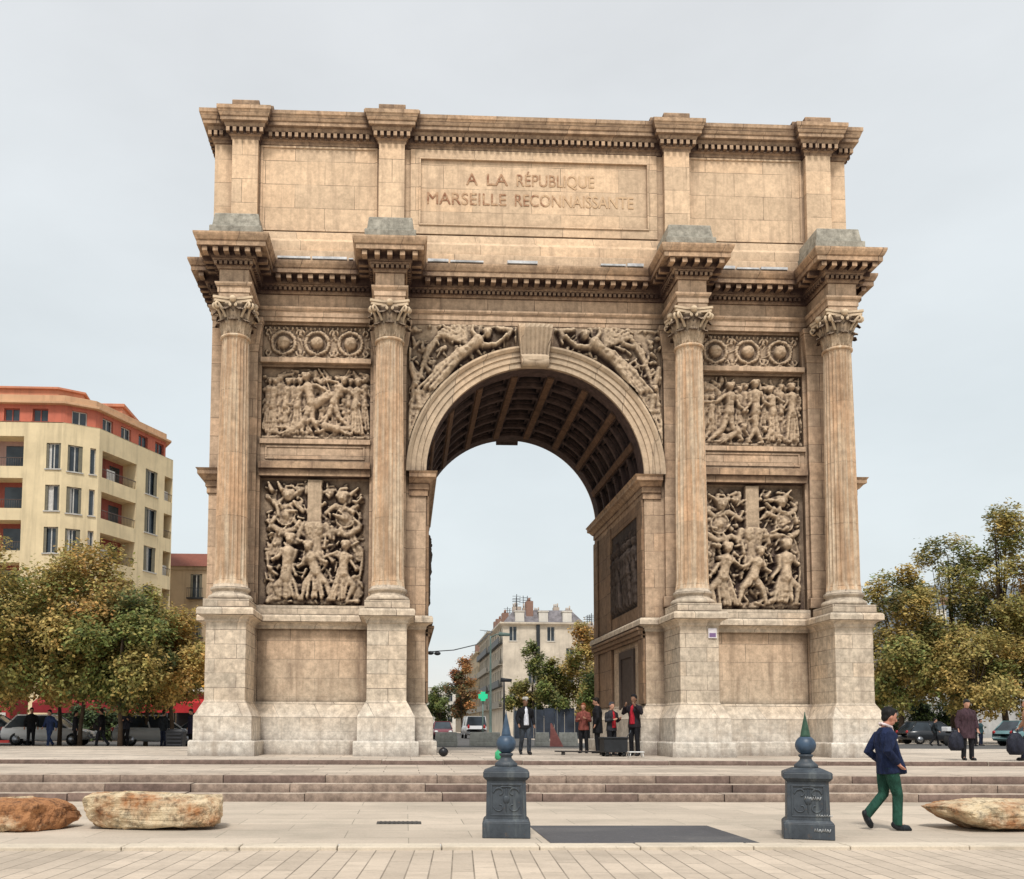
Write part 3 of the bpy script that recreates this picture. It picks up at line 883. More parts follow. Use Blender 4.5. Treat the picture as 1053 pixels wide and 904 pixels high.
    def build(s, name, mat, parent, xf, keep=None, mirror=False, amp=1.0):
        amp *= 1.35
        H = s.H.copy()
        H = (H * 4 + np.roll(H, 1, 0) + np.roll(H, -1, 0) + np.roll(H, 1, 1) + np.roll(H, -1, 1)) / 8
        fb = sum((np.random.default_rng(5 + q).random((max(3, int(s.h * f_)) + 2, max(3, int(s.w * f_)) + 2))[np.clip((s.Z * f_).astype(int), 0, int(s.h * f_) + 1), np.clip((s.X * f_).astype(int), 0, int(s.w * f_) + 1)] - .5) * a_ for q, (f_, a_) in enumerate(((9, .035), (18, .022))))
        fb = (fb * 2 + np.roll(fb, 1, 0) + np.roll(fb, -1, 0) + np.roll(fb, 1, 1) + np.roll(fb, -1, 1)) / 6
        H = H + np.where(H > .02, fb, fb * .3) * (1 if not hasattr(s, 'post') else ~s.post)
        H = np.maximum(H, 0)
        H[0, :] = H[-1, :] = 0; H[:, 0] = H[:, -1] = 0
        X = s.w - s.X if mirror else s.X
        co_ = np.stack([X, -H * amp, s.Z], -1).reshape(-1, 3)
        idx = np.arange(s.nx * s.nz).reshape(s.nz, s.nx)
        q = np.stack([idx[:-1, :-1], idx[:-1, 1:], idx[1:, 1:], idx[1:, :-1]], -1).reshape(-1, 4)
        if mirror: q = q[:, ::-1]
        if keep is not None:
            ok = keep(co_[:, 0], co_[:, 2])
            q = q[ok[q].all(1)]
        me = bpy.data.meshes.new(name)
        me.from_pydata(co_.tolist(), [], q.tolist())
        me.polygons.foreach_set('use_smooth', [True] * len(me.polygons))
        me.transform(xf); me.update(); me.materials.append(mat)
        o = bpy.data.objects.new(name, me); link(o); o.parent = parent
        return o

BA, BB = XB + .62, XA - .62         # bay
bw_ = BB - BA
def med_frieze(seed):
    r = Relief(bw_, 1.14, .02, seed)
    for i in range(3):
        c = (bw_ * (.19 + .31 * i), .57)
        for k in range(26):
            a = 2 * PI * k / 26
            r.ell((c[0] + .36 * math.cos(a), c[1] + .36 * math.sin(a)), .085, .05, a + .9, .03, 1.0)
        r.ell(c, .21, .21, 0, .03, .75)
        for sx in (-1, 1):
            for sz in (-1, 1):
                p = []
                for k in range(14):
                    a = k / 13 * 4.6; q = .16 * (1 - k / 17)
                    p.append((c[0] + sx * (.50 - q * math.cos(a) * .6), c[1] + sz * (.30 + q * math.sin(a))))
                r.poly(p, .035, .03)
        r.poly([(c[0] - .5, .12), (c[0] - .25, .06), (c[0], .12), (c[0] + .25, .06), (c[0] + .5, .12)], .04, .02)
    for k in range(24): r.ell((bw_ * (k + .5) / 24, 1.05), .045, .06, 0, .02)
    r.clutter(60, .05, bw_ - .05, .05, 1.05, .02, .04, .02)
    return r
def battle(seed, kind):
    r = Relief(bw_, 2.34, .022, seed); W_, H_ = bw_, 2.34
    P = lambda x, z: (x * W_, z * H_)
    r.clutter(260, .06, W_ - .06, .15, H_ - .1, .03, .10, .07)
    r.poly([P(0, .03), P(.3, .05), P(.6, .03), P(1, .05)], .09, .02)
    if kind == 0:
        for i, x in enumerate((.10, .22, .33)): r.figure(P(x, .46), P(x + .02, .72), P(x - .05, .08), P(x + .05, .07), P(x - .07, .48), P(x + .1, .55), .95, .03 + .02 * i, robe=i != 1)
        r.figure(P(.46, .50), P(.42, .76), P(.27, .10), P(.53, .12), P(.62, .66), P(.33, .55), 1.12, .13)
        r.poly([P(.50, .50), P(.60, .60), P(.72, .64)], [.16, .15, .12], .10)
        r.figure(P(.66, .52), P(.73, .74), P(.52, .22), P(.82, .18), P(.90, .50), P(.60, .82), 1.0, .10)
        r.figure(P(.86, .46), P(.88, .72), P(.80, .08), P(.95, .08), P(.96, .45), P(.78, .62), .98, .05, robe=True)
        r.figure(P(.70, .16), P(.56, .20), P(.92, .10), P(.88, .24), P(.50, .12), P(.60, .34), .9, .09)
        r.figure(P(.28, .14), P(.38, .22), P(.12, .10), P(.16, .18), P(.46, .12), P(.36, .34), .85, .07)
        r.poly([P(.52, .98), P(.60, .80), P(.66, .52)], .03, .14); r.poly([P(.80, .99), P(.72, .75)], .03, .08)
        for i, x in enumerate((.06, .16, .28, .40, .56, .68, .80, .94)): r.figure(P(x, .50), P(x + .01, .74 + .04 * (i % 2)), P(x - .04, .15), P(x + .04, .15), P(x - .06, .5), P(x + .06, .62), .9, .0, robe=True)
    else:
        r.figure(P(.30, .48), P(.31, .74), P(.10, .08), P(.42, .10), P(.06, .62), P(.47, .50), 1.12, .12)
        r.figure(P(.55, .48), P(.55, .78), P(.48, .08), P(.61, .07), P(.44, .50), P(.69, .58), 1.10, .13)
        r.figure(P(.72, .47), P(.70, .72), P(.66, .08), P(.78, .08), P(.82, .64), P(.60, .55), 1.0, .09, robe=True)
        r.figure(P(.90, .46), P(.90, .76), P(.87, .07), P(.94, .07), P(.82, .56), P(.97, .45), 1.05, .08, robe=True)
        r.figure(P(.13, .40), P(.14, .60), P(.06, .08), P(.22, .08), P(.22, .46), P(.05, .42), .9, .05)
        r.figure(P(.30, .14), P(.40, .24), P(.14, .08), P(.18, .16), P(.5, .12), P(.36, .32), .85, .08)
        r.figure(P(.78, .14), P(.68, .22), P(.9, .08), P(.92, .18), P(.6, .12), P(.72, .34), .8, .08)
        r.ell(P(.12, .80), .30, .20, .3, .03, .35, .05); r.poly([P(.02, .58), P(.2, .72), P(.3, .66)], .05, .06)
        for i, x in enumerate((.08, .20, .40, .46, .64, .80, .95)): r.figure(P(x, .50), P(x + .01, .74 + .04 * (i % 2)), P(x - .04, .15), P(x + .04, .15), P(x - .06, .5), P(x + .06, .62), .9, .0, robe=True)
        r.poly([P(.20, .99), P(.16, .5)], .025, .05); r.poly([P(.98, .98), P(.95, .3)], .025, .1)
    return r
TW, TH = 3.36, 3.96
def trophy(seed):
    r = Relief(TW, TH, .024, seed); rn = r.rnd
    P = lambda x, z: (x * TW, z * TH)
    # standards and weapons fanning out behind
    for x0, x1, z1 in ((.44, .06, .86), (.46, .22, .95), (.54, .78, .95), (.56, .94, .84), (.45, .10, .66), (.55, .92, .64)):
        r.cap(P(x0, .50), P(x1, z1), .04, .035, .05); r.ell(P(x1, z1), .07, .13, math.atan2(z1 - .5, x1 - x0) - PI / 2, .05)
    for sx in (-1, 1):
        jx, jz = rn.uniform(-.03, .03), rn.uniform(-.035, .03)
        q = lambda x, z: P(.5 + sx * x * 1.10 + jx * (x > .15), z + jz)
        r.head(q(.24, .86), .20, .12, True); r.head(q(.13, .90), .15, .06, True)
        r.ell(q(.26, .70), .30, .34, sx * .4, .10, .30, .10); r.ell(q(.26, .70), .12, .13, 0, .18, .6)
        r.poly([q(.36, .80), q(.30, .76), q(.18, .80), q(.10, .74)], .085, .12)
        r.poly([q(.38, .62), q(.28, .56), q(.16, .60), q(.08, .55)], .10, .14)
        r.cloth(q(.30, .60), q(.38, .36), .40, 6, .08, .06)
        r.clutter(34, min(q(.10, 0)[0], q(.42, 0)[0]), max(q(.10, 0)[0], q(.42, 0)[0]), .2, TH * .9, .04, .10, .10)
        # seated captive
        r.figure(q(.25, .22 + rn.uniform(-.02, .05)), q(.23 + rn.uniform(-.06, .06), .42 + rn.uniform(-.03, .04)), q(.30 + rn.uniform(-.05, .05), .04), q(.12, .05), q(.36, .18 + rn.uniform(0, .25)), q(.08 + rn.uniform(0, .1), .20 + rn.uniform(0, .2)), 1.22 + rn.uniform(0, .25), .20, robe=True, bend=(.3 * sx, .3 * sx))
        r.ell(q(.36, .12), .22, .26, sx * .5, .08, .45, .06)
        r.poly([q(.42, .40), q(.38, .20), q(.34, .04)], .06, .12)
    # cuirass with a skirt and helmet on the middle post
    r.cap(P(.5, .60), P(.5, .50), .34, .27, .16, .55); r.cap(P(.5, .50), P(.5, .42), .26, .28, .16, .55)
    for sx in (-1, 1):
        r.cap((.5 * TW + sx * .14, .615 * TH), (.5 * TW + sx * .15, .58 * TH), .15, .12, .30, .5); r.cap((.5 * TW + sx * .36, .63 * TH), (.5 * TW + sx * .50, .54 * TH), .12, .09, .16)
    for k in range(8): r.cap((.5 * TW - .28 + .08 * k, .42 * TH), (.5 * TW - .34 + .095 * k, .32 * TH), .045, .05, .24)
    r.figure(P(.52, .26), P(.47, .40), P(.66, .05), P(.40, .05), P(.36, .30), P(.62, .34), 1.25, .26, robe=seed % 2 == 0)
    r.clutter(40, .3, TW - .3, .05, .8, .05, .11, .12)
    r.clutter(260, .2, TW - .2, .1, TH * .95, .03, .085, .24)
    for k in range(7): r.ell((.4 + .42 * k, .12), .24, .14, rn.uniform(-.4, .4), .06, .9)
    # the plain post above
    m = (np.abs(r.X - .5 * TW) < .22) & (r.Z > .66 * TH)
    r.H = np.where(m, .20, r.H); r.post = m
    r.H = np.minimum(r.H, .52)
    edge = np.clip(np.minimum(r.X, TW - r.X) / .25, 0, 1)
    r.H = np.where((r.X < .14) | (r.X > TW - .14), 0, r.H) * np.where(edge < 1, .4 + .6 * edge, 1)
    return r
def spandrel(seed):
    W_, H_ = 3.42, 4.66
    r = Relief(W_, H_, .024, seed)      # x from the keystone outwards, z from the springing up
    C = lambda x, z: (x - .60, z - 9.45)
    r.clutter(170, 0, W_, 1.5, H_, .03, .10, .08)
    r.clutter(60, 2.2, W_, .2, 3, .03, .08, .04)
    # flying robed figure stretched along the arch: arm to the keystone, legs trailing down
    r.figure(C(2.35, 13.15), C(1.75, 13.62), C(3.55, 11.9), C(3.35, 12.35), C(.95, 13.75), C(2.0, 14.0), 1.25, .14, robe=True)
    r.cloth(C(2.5, 13.0), C(3.75, 11.2), .45, 7, .10, .06)
    for k in range(9):           # wing
        a = 1.85 - .16 * k
        c = C(2.05, 13.45); r.cap(c, (c[0] + 1.25 * math.cos(a) * .95, c[1] + .95 * math.sin(a) * .72), .10, .085, .05 + .006 * k, .7)
    for k in range(6): r.cap(C(2.9 + .10 * k, 13.9 - .1 * k), C(3.5 + .06 * k, 13.3 - .28 * k), .07, .05, .07)
    r.poly([C(.9, 13.75), C(.78, 13.95), C(1.2, 14.0)], .09, .08)
    r.figure(C(3.65, 11.35), C(3.75, 11.95), C(3.85, 10.4), C(3.95, 10.5), C(3.4, 11.7), C(3.95, 11.6), .85, .08, robe=True)
    r.poly([C(3.95, 12.8), C(3.8, 12.3), C(3.95, 11.0), C(4.02, 10.0)], .10, .06)
    r.H = np.minimum(r.H, .40)
    return r
for sg in (-1, 1):
    x0 = BA if sg > 0 else -BB
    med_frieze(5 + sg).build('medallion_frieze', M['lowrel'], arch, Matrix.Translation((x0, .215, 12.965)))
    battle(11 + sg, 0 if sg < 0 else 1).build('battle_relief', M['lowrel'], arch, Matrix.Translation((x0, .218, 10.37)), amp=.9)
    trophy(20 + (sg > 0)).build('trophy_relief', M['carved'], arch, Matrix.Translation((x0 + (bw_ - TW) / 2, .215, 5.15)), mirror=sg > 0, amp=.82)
    keep = lambda x, z: (np.hypot(x + .60, z + 9.45 - SP - .03) > 4.09) & (x + .6 < 4.07)
    if sg > 0:
        spandrel(31).build('winged_figure_relief', M['carved'], arch, Matrix.Translation((.60, -.02, 9.45)) , keep)
    else:
        o = spandrel(32).build('winged_figure_relief', M['carved'], arch, Matrix.Scale(-1, 4, (1, 0, 0)) @ Matrix.Translation((.60, -.02, 9.45)), keep)
        o.data.flip_normals()

# inside of the passage: pilasters, a sooty relief, a dado ledge and a shallow blind door on each side
for sg in (-1, 1):
    def bx(mb, d0, d1, y0, y1, z0, z1):
        a, b_ = sg * (HW - d1), sg * (HW - d0)
        mb.box(min(a, b_), max(a, b_), y0, y1, z0, z1)
    mb = MB()
    bx(mb, 0, .10, .02, .60, 2.15, 8.62); bx(mb, 0, .10, 4.45, 5.0, 2.15, 8.62); bx(mb, 0, .12, 6.6, DEP - .02, 2.15, 8.62)
    bx(mb, 0, .06, .6, 4.45, 4.55, 5.30); bx(mb, 0, .06, .6, 4.45, 8.24, 8.62); bx(mb, 0, .06, 5.0, 6.6, 2.15, 8.62)
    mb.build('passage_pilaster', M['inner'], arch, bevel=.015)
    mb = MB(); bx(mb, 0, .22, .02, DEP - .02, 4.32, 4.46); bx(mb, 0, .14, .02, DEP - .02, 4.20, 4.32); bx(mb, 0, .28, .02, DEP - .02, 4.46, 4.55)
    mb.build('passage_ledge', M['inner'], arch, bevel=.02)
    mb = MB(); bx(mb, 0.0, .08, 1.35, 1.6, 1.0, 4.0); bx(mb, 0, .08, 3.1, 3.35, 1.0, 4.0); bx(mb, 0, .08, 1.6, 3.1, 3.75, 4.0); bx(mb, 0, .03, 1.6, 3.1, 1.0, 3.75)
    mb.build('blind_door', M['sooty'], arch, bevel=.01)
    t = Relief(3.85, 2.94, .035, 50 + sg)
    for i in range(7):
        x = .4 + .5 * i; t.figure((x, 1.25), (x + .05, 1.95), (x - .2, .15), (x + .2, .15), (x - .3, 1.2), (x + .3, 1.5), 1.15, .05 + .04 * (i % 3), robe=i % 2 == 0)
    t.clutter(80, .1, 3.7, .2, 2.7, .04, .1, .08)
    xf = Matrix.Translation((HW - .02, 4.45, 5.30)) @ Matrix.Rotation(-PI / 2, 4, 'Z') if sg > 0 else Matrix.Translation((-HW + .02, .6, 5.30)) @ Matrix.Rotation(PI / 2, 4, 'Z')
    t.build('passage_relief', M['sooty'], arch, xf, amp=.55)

# a small enamel plaque on a pedestal
mb = MB(); mb.box(4.86, 5.11, -1.735, -1.70, 4.05, 4.34, 0); mb.box(4.89, 5.08, -1.739, -1.734, 4.08, 4.20, 1)
o = mb.build('plaque', [simple('plaque_white', (.7, .66, .68), .4), simple('plaque_purple', (.20, .12, .26), .4)])
tag(o, 'small white and purple plaque fixed high on a pedestal of the arch', 'plaque')

# ------------------------------------------------------------------ bollards, rocks, drain
def chipped():
    m, nt, b = new_mat('blue_grey_painted_iron'); tc = N(nt, 'ShaderNodeTexCoord').outputs['Object']
    c = mix(nt, ramp(nt, noise(nt, tc, 4, 6, .7), [(.35, 0), (.65, 1)]), (.028, .036, .046), (.055, .068, .082))
    c = mix(nt, ramp(nt, noise(nt, tc, 11, 7, .8), [(.60, 0), (.66, .8)]), c, (.10, .065, .045))
    st = ramp(nt, noise(nt, mapping(nt, tc, (5, 5, .5)), 2, 5, .7), [(.54, 0), (.68, .45)]); c = mix(nt, st, c, (.15, .17, .17))
    nt.links.new(c, b.inputs['Base Color']); b.inputs['Roughness'].default_value = .55; bump(nt, b, noise(nt, tc, 18, 6, .7), .35, .01); return m
iron = chipped()
iron2 = simple('blue_painted_ball', (0.040, 0.075, 0.125), 0.45, 0.0, 0.4, 9, 0.5, 0.1)
verdi = simple('green_patina_spike', (0.035, 0.09, 0.055), 0.55, 0.0, 0.6, 14)
scrib = simple('white_scrawl', (0.46, 0.47, 0.47), 0.8)
def bollard(loc, rz, label, spike_green, grafs):
    r = empty('bollard', loc, rz); tag(r, label, 'bollard', 'iron bollards along the kerb')
    mb = MB()
    mb.box(-.30, .30, -.30, .30, 0, .20); mb.frustum((-.30, .30, -.30, .30), (-.255, .255, -.255, .255), .20, .24)
    mb.build('plinth', iron, r, .012)
    mb = MB(); mb.frustum((-.255, .255, -.255, .255), (-.245, .245, -.245, .245), .235, .72)
    frame(mb, -.20, .20, .275, .68, -.248, .025, .012)
    for sx in (-1, 1):
        for sz in (-1, 1):
            pts = []
            for k in range(16):
                a = k / 15 * 4.8; q = .075 * (1 - k / 20)
                pts.append((sx * (.085 + q * math.cos(a)), -.252, .48 + sz * (.085 + q * math.sin(a))))
            mb.tube(pts, .012, 6)
    mb.tube([(.0, -.252, .33), (0, -.252, .62)], .012, 6); mb.ellipsoid((0, -.25, .48), (.045, .02, .055), 10, 6)
    mb.tube([(-.13, -.252, .61), (-.05, -.252, .64), (.05, -.252, .64), (.13, -.252, .61)], .012, 6)
    mb.build('shaft', iron, r, .008)
    mb = MB(); mb.frustum((-.25, .25, -.25, .25), (-.285, .285, -.285, .285), .715, .75); mb.box(-.29, .29, -.29, .29, .75, .83); mb.frustum((-.29, .29, -.29, .29), (-.16, .16, -.16, .16), .83, .885)
    mb.build('cap', iron, r, .012)
    mb = MB(); mb.lathe([(.145, .87), (.145, .92), (.11, .95), (.075, .985), (.07, 1.01), (.09, 1.03), (.09, 1.05), (.06, 1.06)], n=24)
    mb.build('neck', iron, r)
    mb = MB(); mb.ellipsoid((0, 0, 1.17), (.128, .128, .125), 28, 18); mb.build('ball', iron2, r)
    mb = MB(); mb.lathe([(.066, 1.27), (.060, 1.30), (.045, 1.38), (.026, 1.47), (.010, 1.55), (.003, 1.60)], n=14)
    mb.build('spike', verdi if spike_green else iron2, r)
    if grafs:
        for x0, z0, s_ in ((-.04, .49, .045), (.09, .285, .028), (.06, .10, .045)):
            mb = MB(); pts = []
            for k in range(22):
                pts.append((x0 + k * .009, -.262 if z0 > .25 else -.306, z0 + s_ * (.5 + .5 * math.sin(k * 1.9)) * (1 if k % 5 else .3)))
            mb.tube(pts, .005, 5); mb.build('scrawl', scrib, r)
    return r
bollard((-2.75, -16.60, 0), R(-6), 'blue-grey iron bollard with raised scrollwork, beside the dark asphalt patch corner', False, False)
bollard((1.09, -16.78, 0), R(-20), 'iron bollard with white scrawls and green spike, nearer the walking man', True, True)

def rock_mat(name, red):
    m, nt, b = new_mat(name)
    tc = N(nt, 'ShaderNodeTexCoord').outputs['Object']
    n1 = noise(nt, tc, 1.7, 7, 0.7)
    f = ramp(nt, mathn(nt, 'ADD', n1, red), [(0.44, 0), (0.60, 1)])
    pale = mix(nt, noise(nt, tc, 5, 5), (0.56, 0.40, 0.21), (0.76, 0.66, 0.48))
    rust = mix(nt, noise(nt, tc, 4, 6, 0.8), (0.22, 0.075, 0.026), (0.52, 0.26, 0.11))
    c = mix(nt, f, pale, rust)
    dk = ramp(nt, noise(nt, tc, 8, 6, 0.8), [(0.36, 0.35), (0.52, 1)])
    nt.links.new(mix(nt, 1.0, c, dk, 'MULTIPLY'), b.inputs['Base Color']); b.inputs['Roughness'].default_value = 0.9
    bump(nt, b, noise(nt, tc, 10, 8, 0.75), 0.7, 0.05)
    return m
from mathutils import noise as mn
def rock(loc, dims, rz, seed, label, mat, wedge=0.0, amp=.14, lift=0.0):
    """rough quarried block: a rounded box pushed about by noise"""
    mb = MB(); n = 110; k = 30; vs, fs = [], []
    rq = random.Random(seed * 11); planes = []
    for _ in range(38):
        nv = Vector((rq.gauss(0, .8), rq.gauss(0, 1), rq.gauss(.15, .8))).normalized()
        ext = abs(nv.x) * dims[0] + abs(nv.y) * dims[1] + abs(nv.z) * dims[2]
        planes.append((nv, ext * rq.uniform(.64, .90)))
    for j in range(k + 1):
        v = -1 + 2 * j / k
        for i in range(n * 2):
            a = 2 * PI * i / (n * 2)
            ca, sa = math.cos(a), math.sin(a)
            e = .30
            cx, cy = math.copysign(abs(ca) ** e, ca), math.copysign(abs(sa) ** e, sa)
            w_ = (1 - abs(v) ** 3.5) ** .45 if abs(v) < 1 else 0.0
            p = Vector((cx * w_, cy * w_, v))
            q = Vector((p.x * dims[0], p.y * dims[1], p.z * dims[2]))
            d = mn.fractal(q * 1.6 + Vector((seed * 7.3, seed, 0)), .8, 2.1, 5) * amp + mn.noise(q * .7 + Vector((seed, 0, 3))) * amp * 1.2 + mn.fractal(q * 5 + Vector((seed, 3, 0)), .8, 2.1, 3) * amp * .22
            dr = Vector((p.x, p.y, p.z * 1.2)); dr = dr.normalized() if dr.length > 0 else dr
            q += dr * d * .6
            for nv, pd_ in planes:
                ov = nv.dot(q) - pd_
                if ov > 0: q -= nv * ov * .92
            q += dr * (mn.fractal(q * 4 + Vector((seed, 1, 0)), .7, 2.2, 5) * .045)
            if wedge:
                t_ = min(1, max(0, (-q.x - .42 * dims[0]) / (.62 * dims[0]))); q.z += (dims[2] * .9 - q.z) * t_ * wedge
            q.z = max(q.z, -dims[2] * .92)
            vs.append(tuple(q))
    W2 = n * 2
    for j in range(k):
        for i in range(W2):
            a, b = j * W2 + i, j * W2 + (i + 1) % W2
            fs.append((a, b, b + W2, a + W2))
    mb.add(vs, fs, 0, False)
    o = mb.build('rock', mat, loc=(loc[0], loc[1], loc[2] + dims[2] * .92 + lift))
    o.rotation_euler = (0, 0, rz); tag(o, label, 'rock', 'rough quarry blocks on the plaza')
    return o
rm1, rm2, rm3 = rock_mat('rusty_limestone', 0.09), rock_mat('cream_limestone', -0.02), rock_mat('cream_rust_limestone', 0.01)
rock((-9.62, -15.75, 0.0), (1.22, .50, .205), .02, 3, 'flat rust-red quarry block at the photo edge, behind the longer cream block', rm1, amp=.07)
rock((-7.42, -15.55, 0.0), (1.08, .48, .25), PI - .03, 5, 'long cream block with rusty front patches, beside the rust-red block', rm2, amp=.10)
rock((4.50, -15.75, 0.0), (1.32, .52, .21), .03, 9, 'wedge-shaped rock with a red broken tip, alone near the walking man', rm3, wedge=.68, amp=.07)
mb = MB()
mb.box(-.32, .32, -.17, .17, 0.0, .008)
for k in range(9): mb.box(-.28 + .065 * k, -.25 + .065 * k, -.13, .13, .008, .016)
o = mb.build('drain_cover', simple('dark_iron', (.06, .055, .05), .7, 0, .4), loc=(-4.13, -15.0, 0.0)); tag(o, 'small dark drain grating set in the pale plaza paving', 'drain cover')

# ------------------------------------------------------------------ people
def remeshed(mb, name, voxel, smooth=2):
    me = mb.mesh(name + '_src')
    ob = bpy.data.objects.new(name, me); link(ob)
    m = ob.modifiers.new('r', 'REMESH'); m.mode = 'VOXEL'; m.voxel_size = voxel
    s_ = ob.modifiers.new('s', 'SMOOTH'); s_.iterations = smooth; s_.factor = .5
    dg = bpy.context.evaluated_depsgraph_get(); dg.update()
    res = bpy.data.meshes.new_from_object(ob.evaluated_get(dg))
    bpy.data.objects.remove(ob); bpy.data.meshes.remove(me)
    res.polygons.foreach_set('use_smooth', [True] * len(res.polygons)); res.name = name
    return res
cloth_cache = {}
def cloth(col, rough=.85):
    k = tuple(col)
    if k not in cloth_cache:
        m, nt, b = new_mat('woven_cloth')
        tc = N(nt, 'ShaderNodeTexCoord').outputs['Object']
        wr = noise(nt, mapping(nt, tc, (1, 1, .55)), 7, 4, .55); wv = noise(nt, mapping(nt, tc, (1, 1, .4), (.5, .4, 0)), 16, 3, .5)
        f = ramp(nt, mathn(nt, 'ADD', mathn(nt, 'MULTIPLY', wr, .6), mathn(nt, 'MULTIPLY', wv, .4)), [(.36, .5), (.62, 1.25)])
        nt.links.new(mix(nt, 1.0, col, f, 'MULTIPLY'), b.inputs['Base Color']); b.inputs['Roughness'].default_value = rough; b.inputs['Specular IOR Level'].default_value = .2
        bump(nt, b, mathn(nt, 'ADD', wr, mathn(nt, 'MULTIPLY', wv, .6)), .9, .05)
        cloth_cache[k] = m
    return cloth_cache[k]
skin_a = simple('skin_light', (.50, .27, .185), .55, 0, .12, 8, .35); skin_b = simple('skin_brown', (.23, .125, .08), .55, 0, .12, 8, .35)

def person_meshes(P, vox, fine=False):
    """P: joints (x forward, y to the person's left). returns meshes of body and clothing"""
    V = Vector
    hip, chest, neck, head = V(P['hip']), V(P['chest']), V(P['neck']), V(P['head'])
    out_ = {}
    up = (head - neck).normalized()
    fwd = V((math.cos(P.get('turn', 0)), math.sin(P.get('turn', 0)), 0)); fwd = (fwd - up * fwd.dot(up)).normalized(); side = up.cross(fwd)
    Rm = Matrix((fwd, side, up)).transposed()
    def hd(x, y, z): return tuple(head + fwd * x + side * y + up * z)
    b = MB()
    mid = (hip + chest) / 2
    b.tube([hip + V((0, 0, -.07)), hip, mid, chest, chest + (neck - chest) * .55, neck + V((0, 0, -.02))], [(.09, .13), (.115, .16), (.10, .138), (.115, .165), (.10, .165), (.055, .06)], 16)
    b.tube([neck + V((0, 0, -.05)), neck, head + up * -.04], [.065, .055, .052], 12)
    b.ellipsoid(head + up * .015, (.098, .077, .112), 18, 12, rot=Rm)
    b.ellipsoid(hd(.035, 0, -.06), (.062, .055, .062), 14, 10, rot=Rm)
    b.tube([hd(.09, 0, .03), hd(.108, 0, .0), hd(.118, 0, -.018), hd(.10, 0, -.03)], [.010, .013, .017, .012], 8)
    b.tube([hd(.088, -.022, -.058), hd(.097, 0, -.056), hd(.088, .022, -.058)], .010, 6)
    for s_ in (-1, 1): b.ellipsoid(hd(-.005, s_ * .078, -.005), (.022, .012, .034), 8, 6, rot=Rm)
    sl, tr, sh = MB(), MB(), []
    jr = P.get('jr', 1.0)
    hem = P.get('hem', .80)
    hp = hip + V((P.get('hemx', 0), 0, hem - hip.z)) if hem < hip.z else hip
    fl = P.get('flare', 1.0)
    HW_ = P.get('hw', 1.06)
    jt = [hp, hip * .5 + hp * .5 + V((0, 0, .03)), mid, chest, chest + (neck - chest) * .6, neck + V((-.01, 0, .0))]
    if P.get('front'): sl.tube([Vector(p) for p in P['front'][0]], P['front'][1], 18)
    sl.tube(jt, [(.145 * jr * fl, .185 * jr * HW_), (.14 * jr, .185 * jr * P.get('hw', 1.06)), (.128 * jr, .165 * jr), (.142 * jr, .195 * jr), (.118, .190), (.072, .078)], 20)
    for s_, A in ((1, P['armL']), (-1, P['armR'])):
        S = chest + (neck - chest) * .45 + V((0, s_ * .175, 0)); E, Wr = V(A[0]), V(A[1])
        b.tube([S, E, Wr], [.05, .042, .030], 10)
        sl.tube([S + V((0, -s_ * .03, .0)), S, S * .5 + E * .5, E, E * .45 + Wr * .55, Wr + (E - Wr) * .08], [.075, .082, .072, .064, .056, .048], 12)
        d = (Wr - E).normalized(); pal = Wr + d * .055
        b.tube([Wr, pal, pal + d * .03], [(.026, .03), (.02, .042), (.016, .04)], 8)
        nrm = d.cross(V((0, 1, 0))); nrm = nrm.normalized() if nrm.length > .1 else V((0, 0, 1))
        if fine:
            wd = d.cross(nrm).normalized()
            for q, (o_, L) in enumerate(((-.03, .062), (-.01, .076), (.01, .072), (.03, .055))):
                p0 = pal + d * .02 + wd * o_
                b.tube([p0, p0 + d * L * .5 + nrm * .008, p0 + d * L * .85 + nrm * .028], [.0095, .009, .007], 6)
            b.tube([Wr + d * .02 + wd * .03, Wr + d * .05 + wd * .055, Wr + d * .085 + wd * .06 + nrm * .01], [.012, .011, .009], 6)
        else:
            b.tube([pal, pal + d * .06 + nrm * .02], [(.018, .036), (.012, .03)], 8)
    for s_, Lg in ((1, P['legL']), (-1, P['legR'])):
        H = hip + V((0, s_ * .088, -.02)); K, A, T = V(Lg[0]), V(Lg[1]), V(Lg[2])
        b.tube([H, H * .5 + K * .5, K, K * .6 + A * .4, A], [.088, .078, .056, .054, .038], 12)
        b.tube([A + (A - T).normalized() * .04, A, T], [.035, .036, .024], 8)
        k = P.get('tw', 1.0)
        tr.tube([H + V((0, 0, .09)), H, H * .5 + K * .5, K, K * .5 + A * .5, A + (K - A).normalized() * -.02], [.085, .100 * k, .088 * k, .070 * k, .066 * k, .064 * k], 14)
        m_ = MB(); d = (T - A); d2 = d.normalized(); hgt = V((0, 0, 1)) - d2 * d2.z
        sole = A - hgt * .025
        m_.tube([A - d2 * .075 - hgt * .03, sole - d2 * .03, sole + d * .45 - hgt * .012, T - hgt * .004, T + d2 * .05 - hgt * .006], [(.03, .03), (.046, .056), (.047, .062), (.046, .048), (.024, .016)], 12)
        m_.tube([A + (K - A).normalized() * .05, A - hgt * .02], [.045, .046], 10)
        sh.append(remeshed(m_, 'shoe', vox))
    tr.tube([hip + V((0, 0, -.05)), hip + V((0, 0, .04)), hip + V((0, 0, .12))], [(.115, .165), (.12, .165), (.11, .15)], 16)
    out_['body'] = remeshed(b, 'person', vox if not fine else .0085, 1 if fine else 2); out_['jacket'] = remeshed(sl, 'jacket', vox); out_['trousers'] = remeshed(tr, 'trousers', vox); out_['shoe'] = sh
    h = MB()
    h.ellipsoid(hd(-.028, 0, .048), (.098, .087, .098), 18, 12, rot=Rm)
    h.ellipsoid(hd(-.05, 0, -.02), (.050, .072, .070), 14, 10, rot=Rm)
    h.ellipsoid(hd(.035, 0, .108), (.055, .064, .030), 12, 8, rot=Rm)
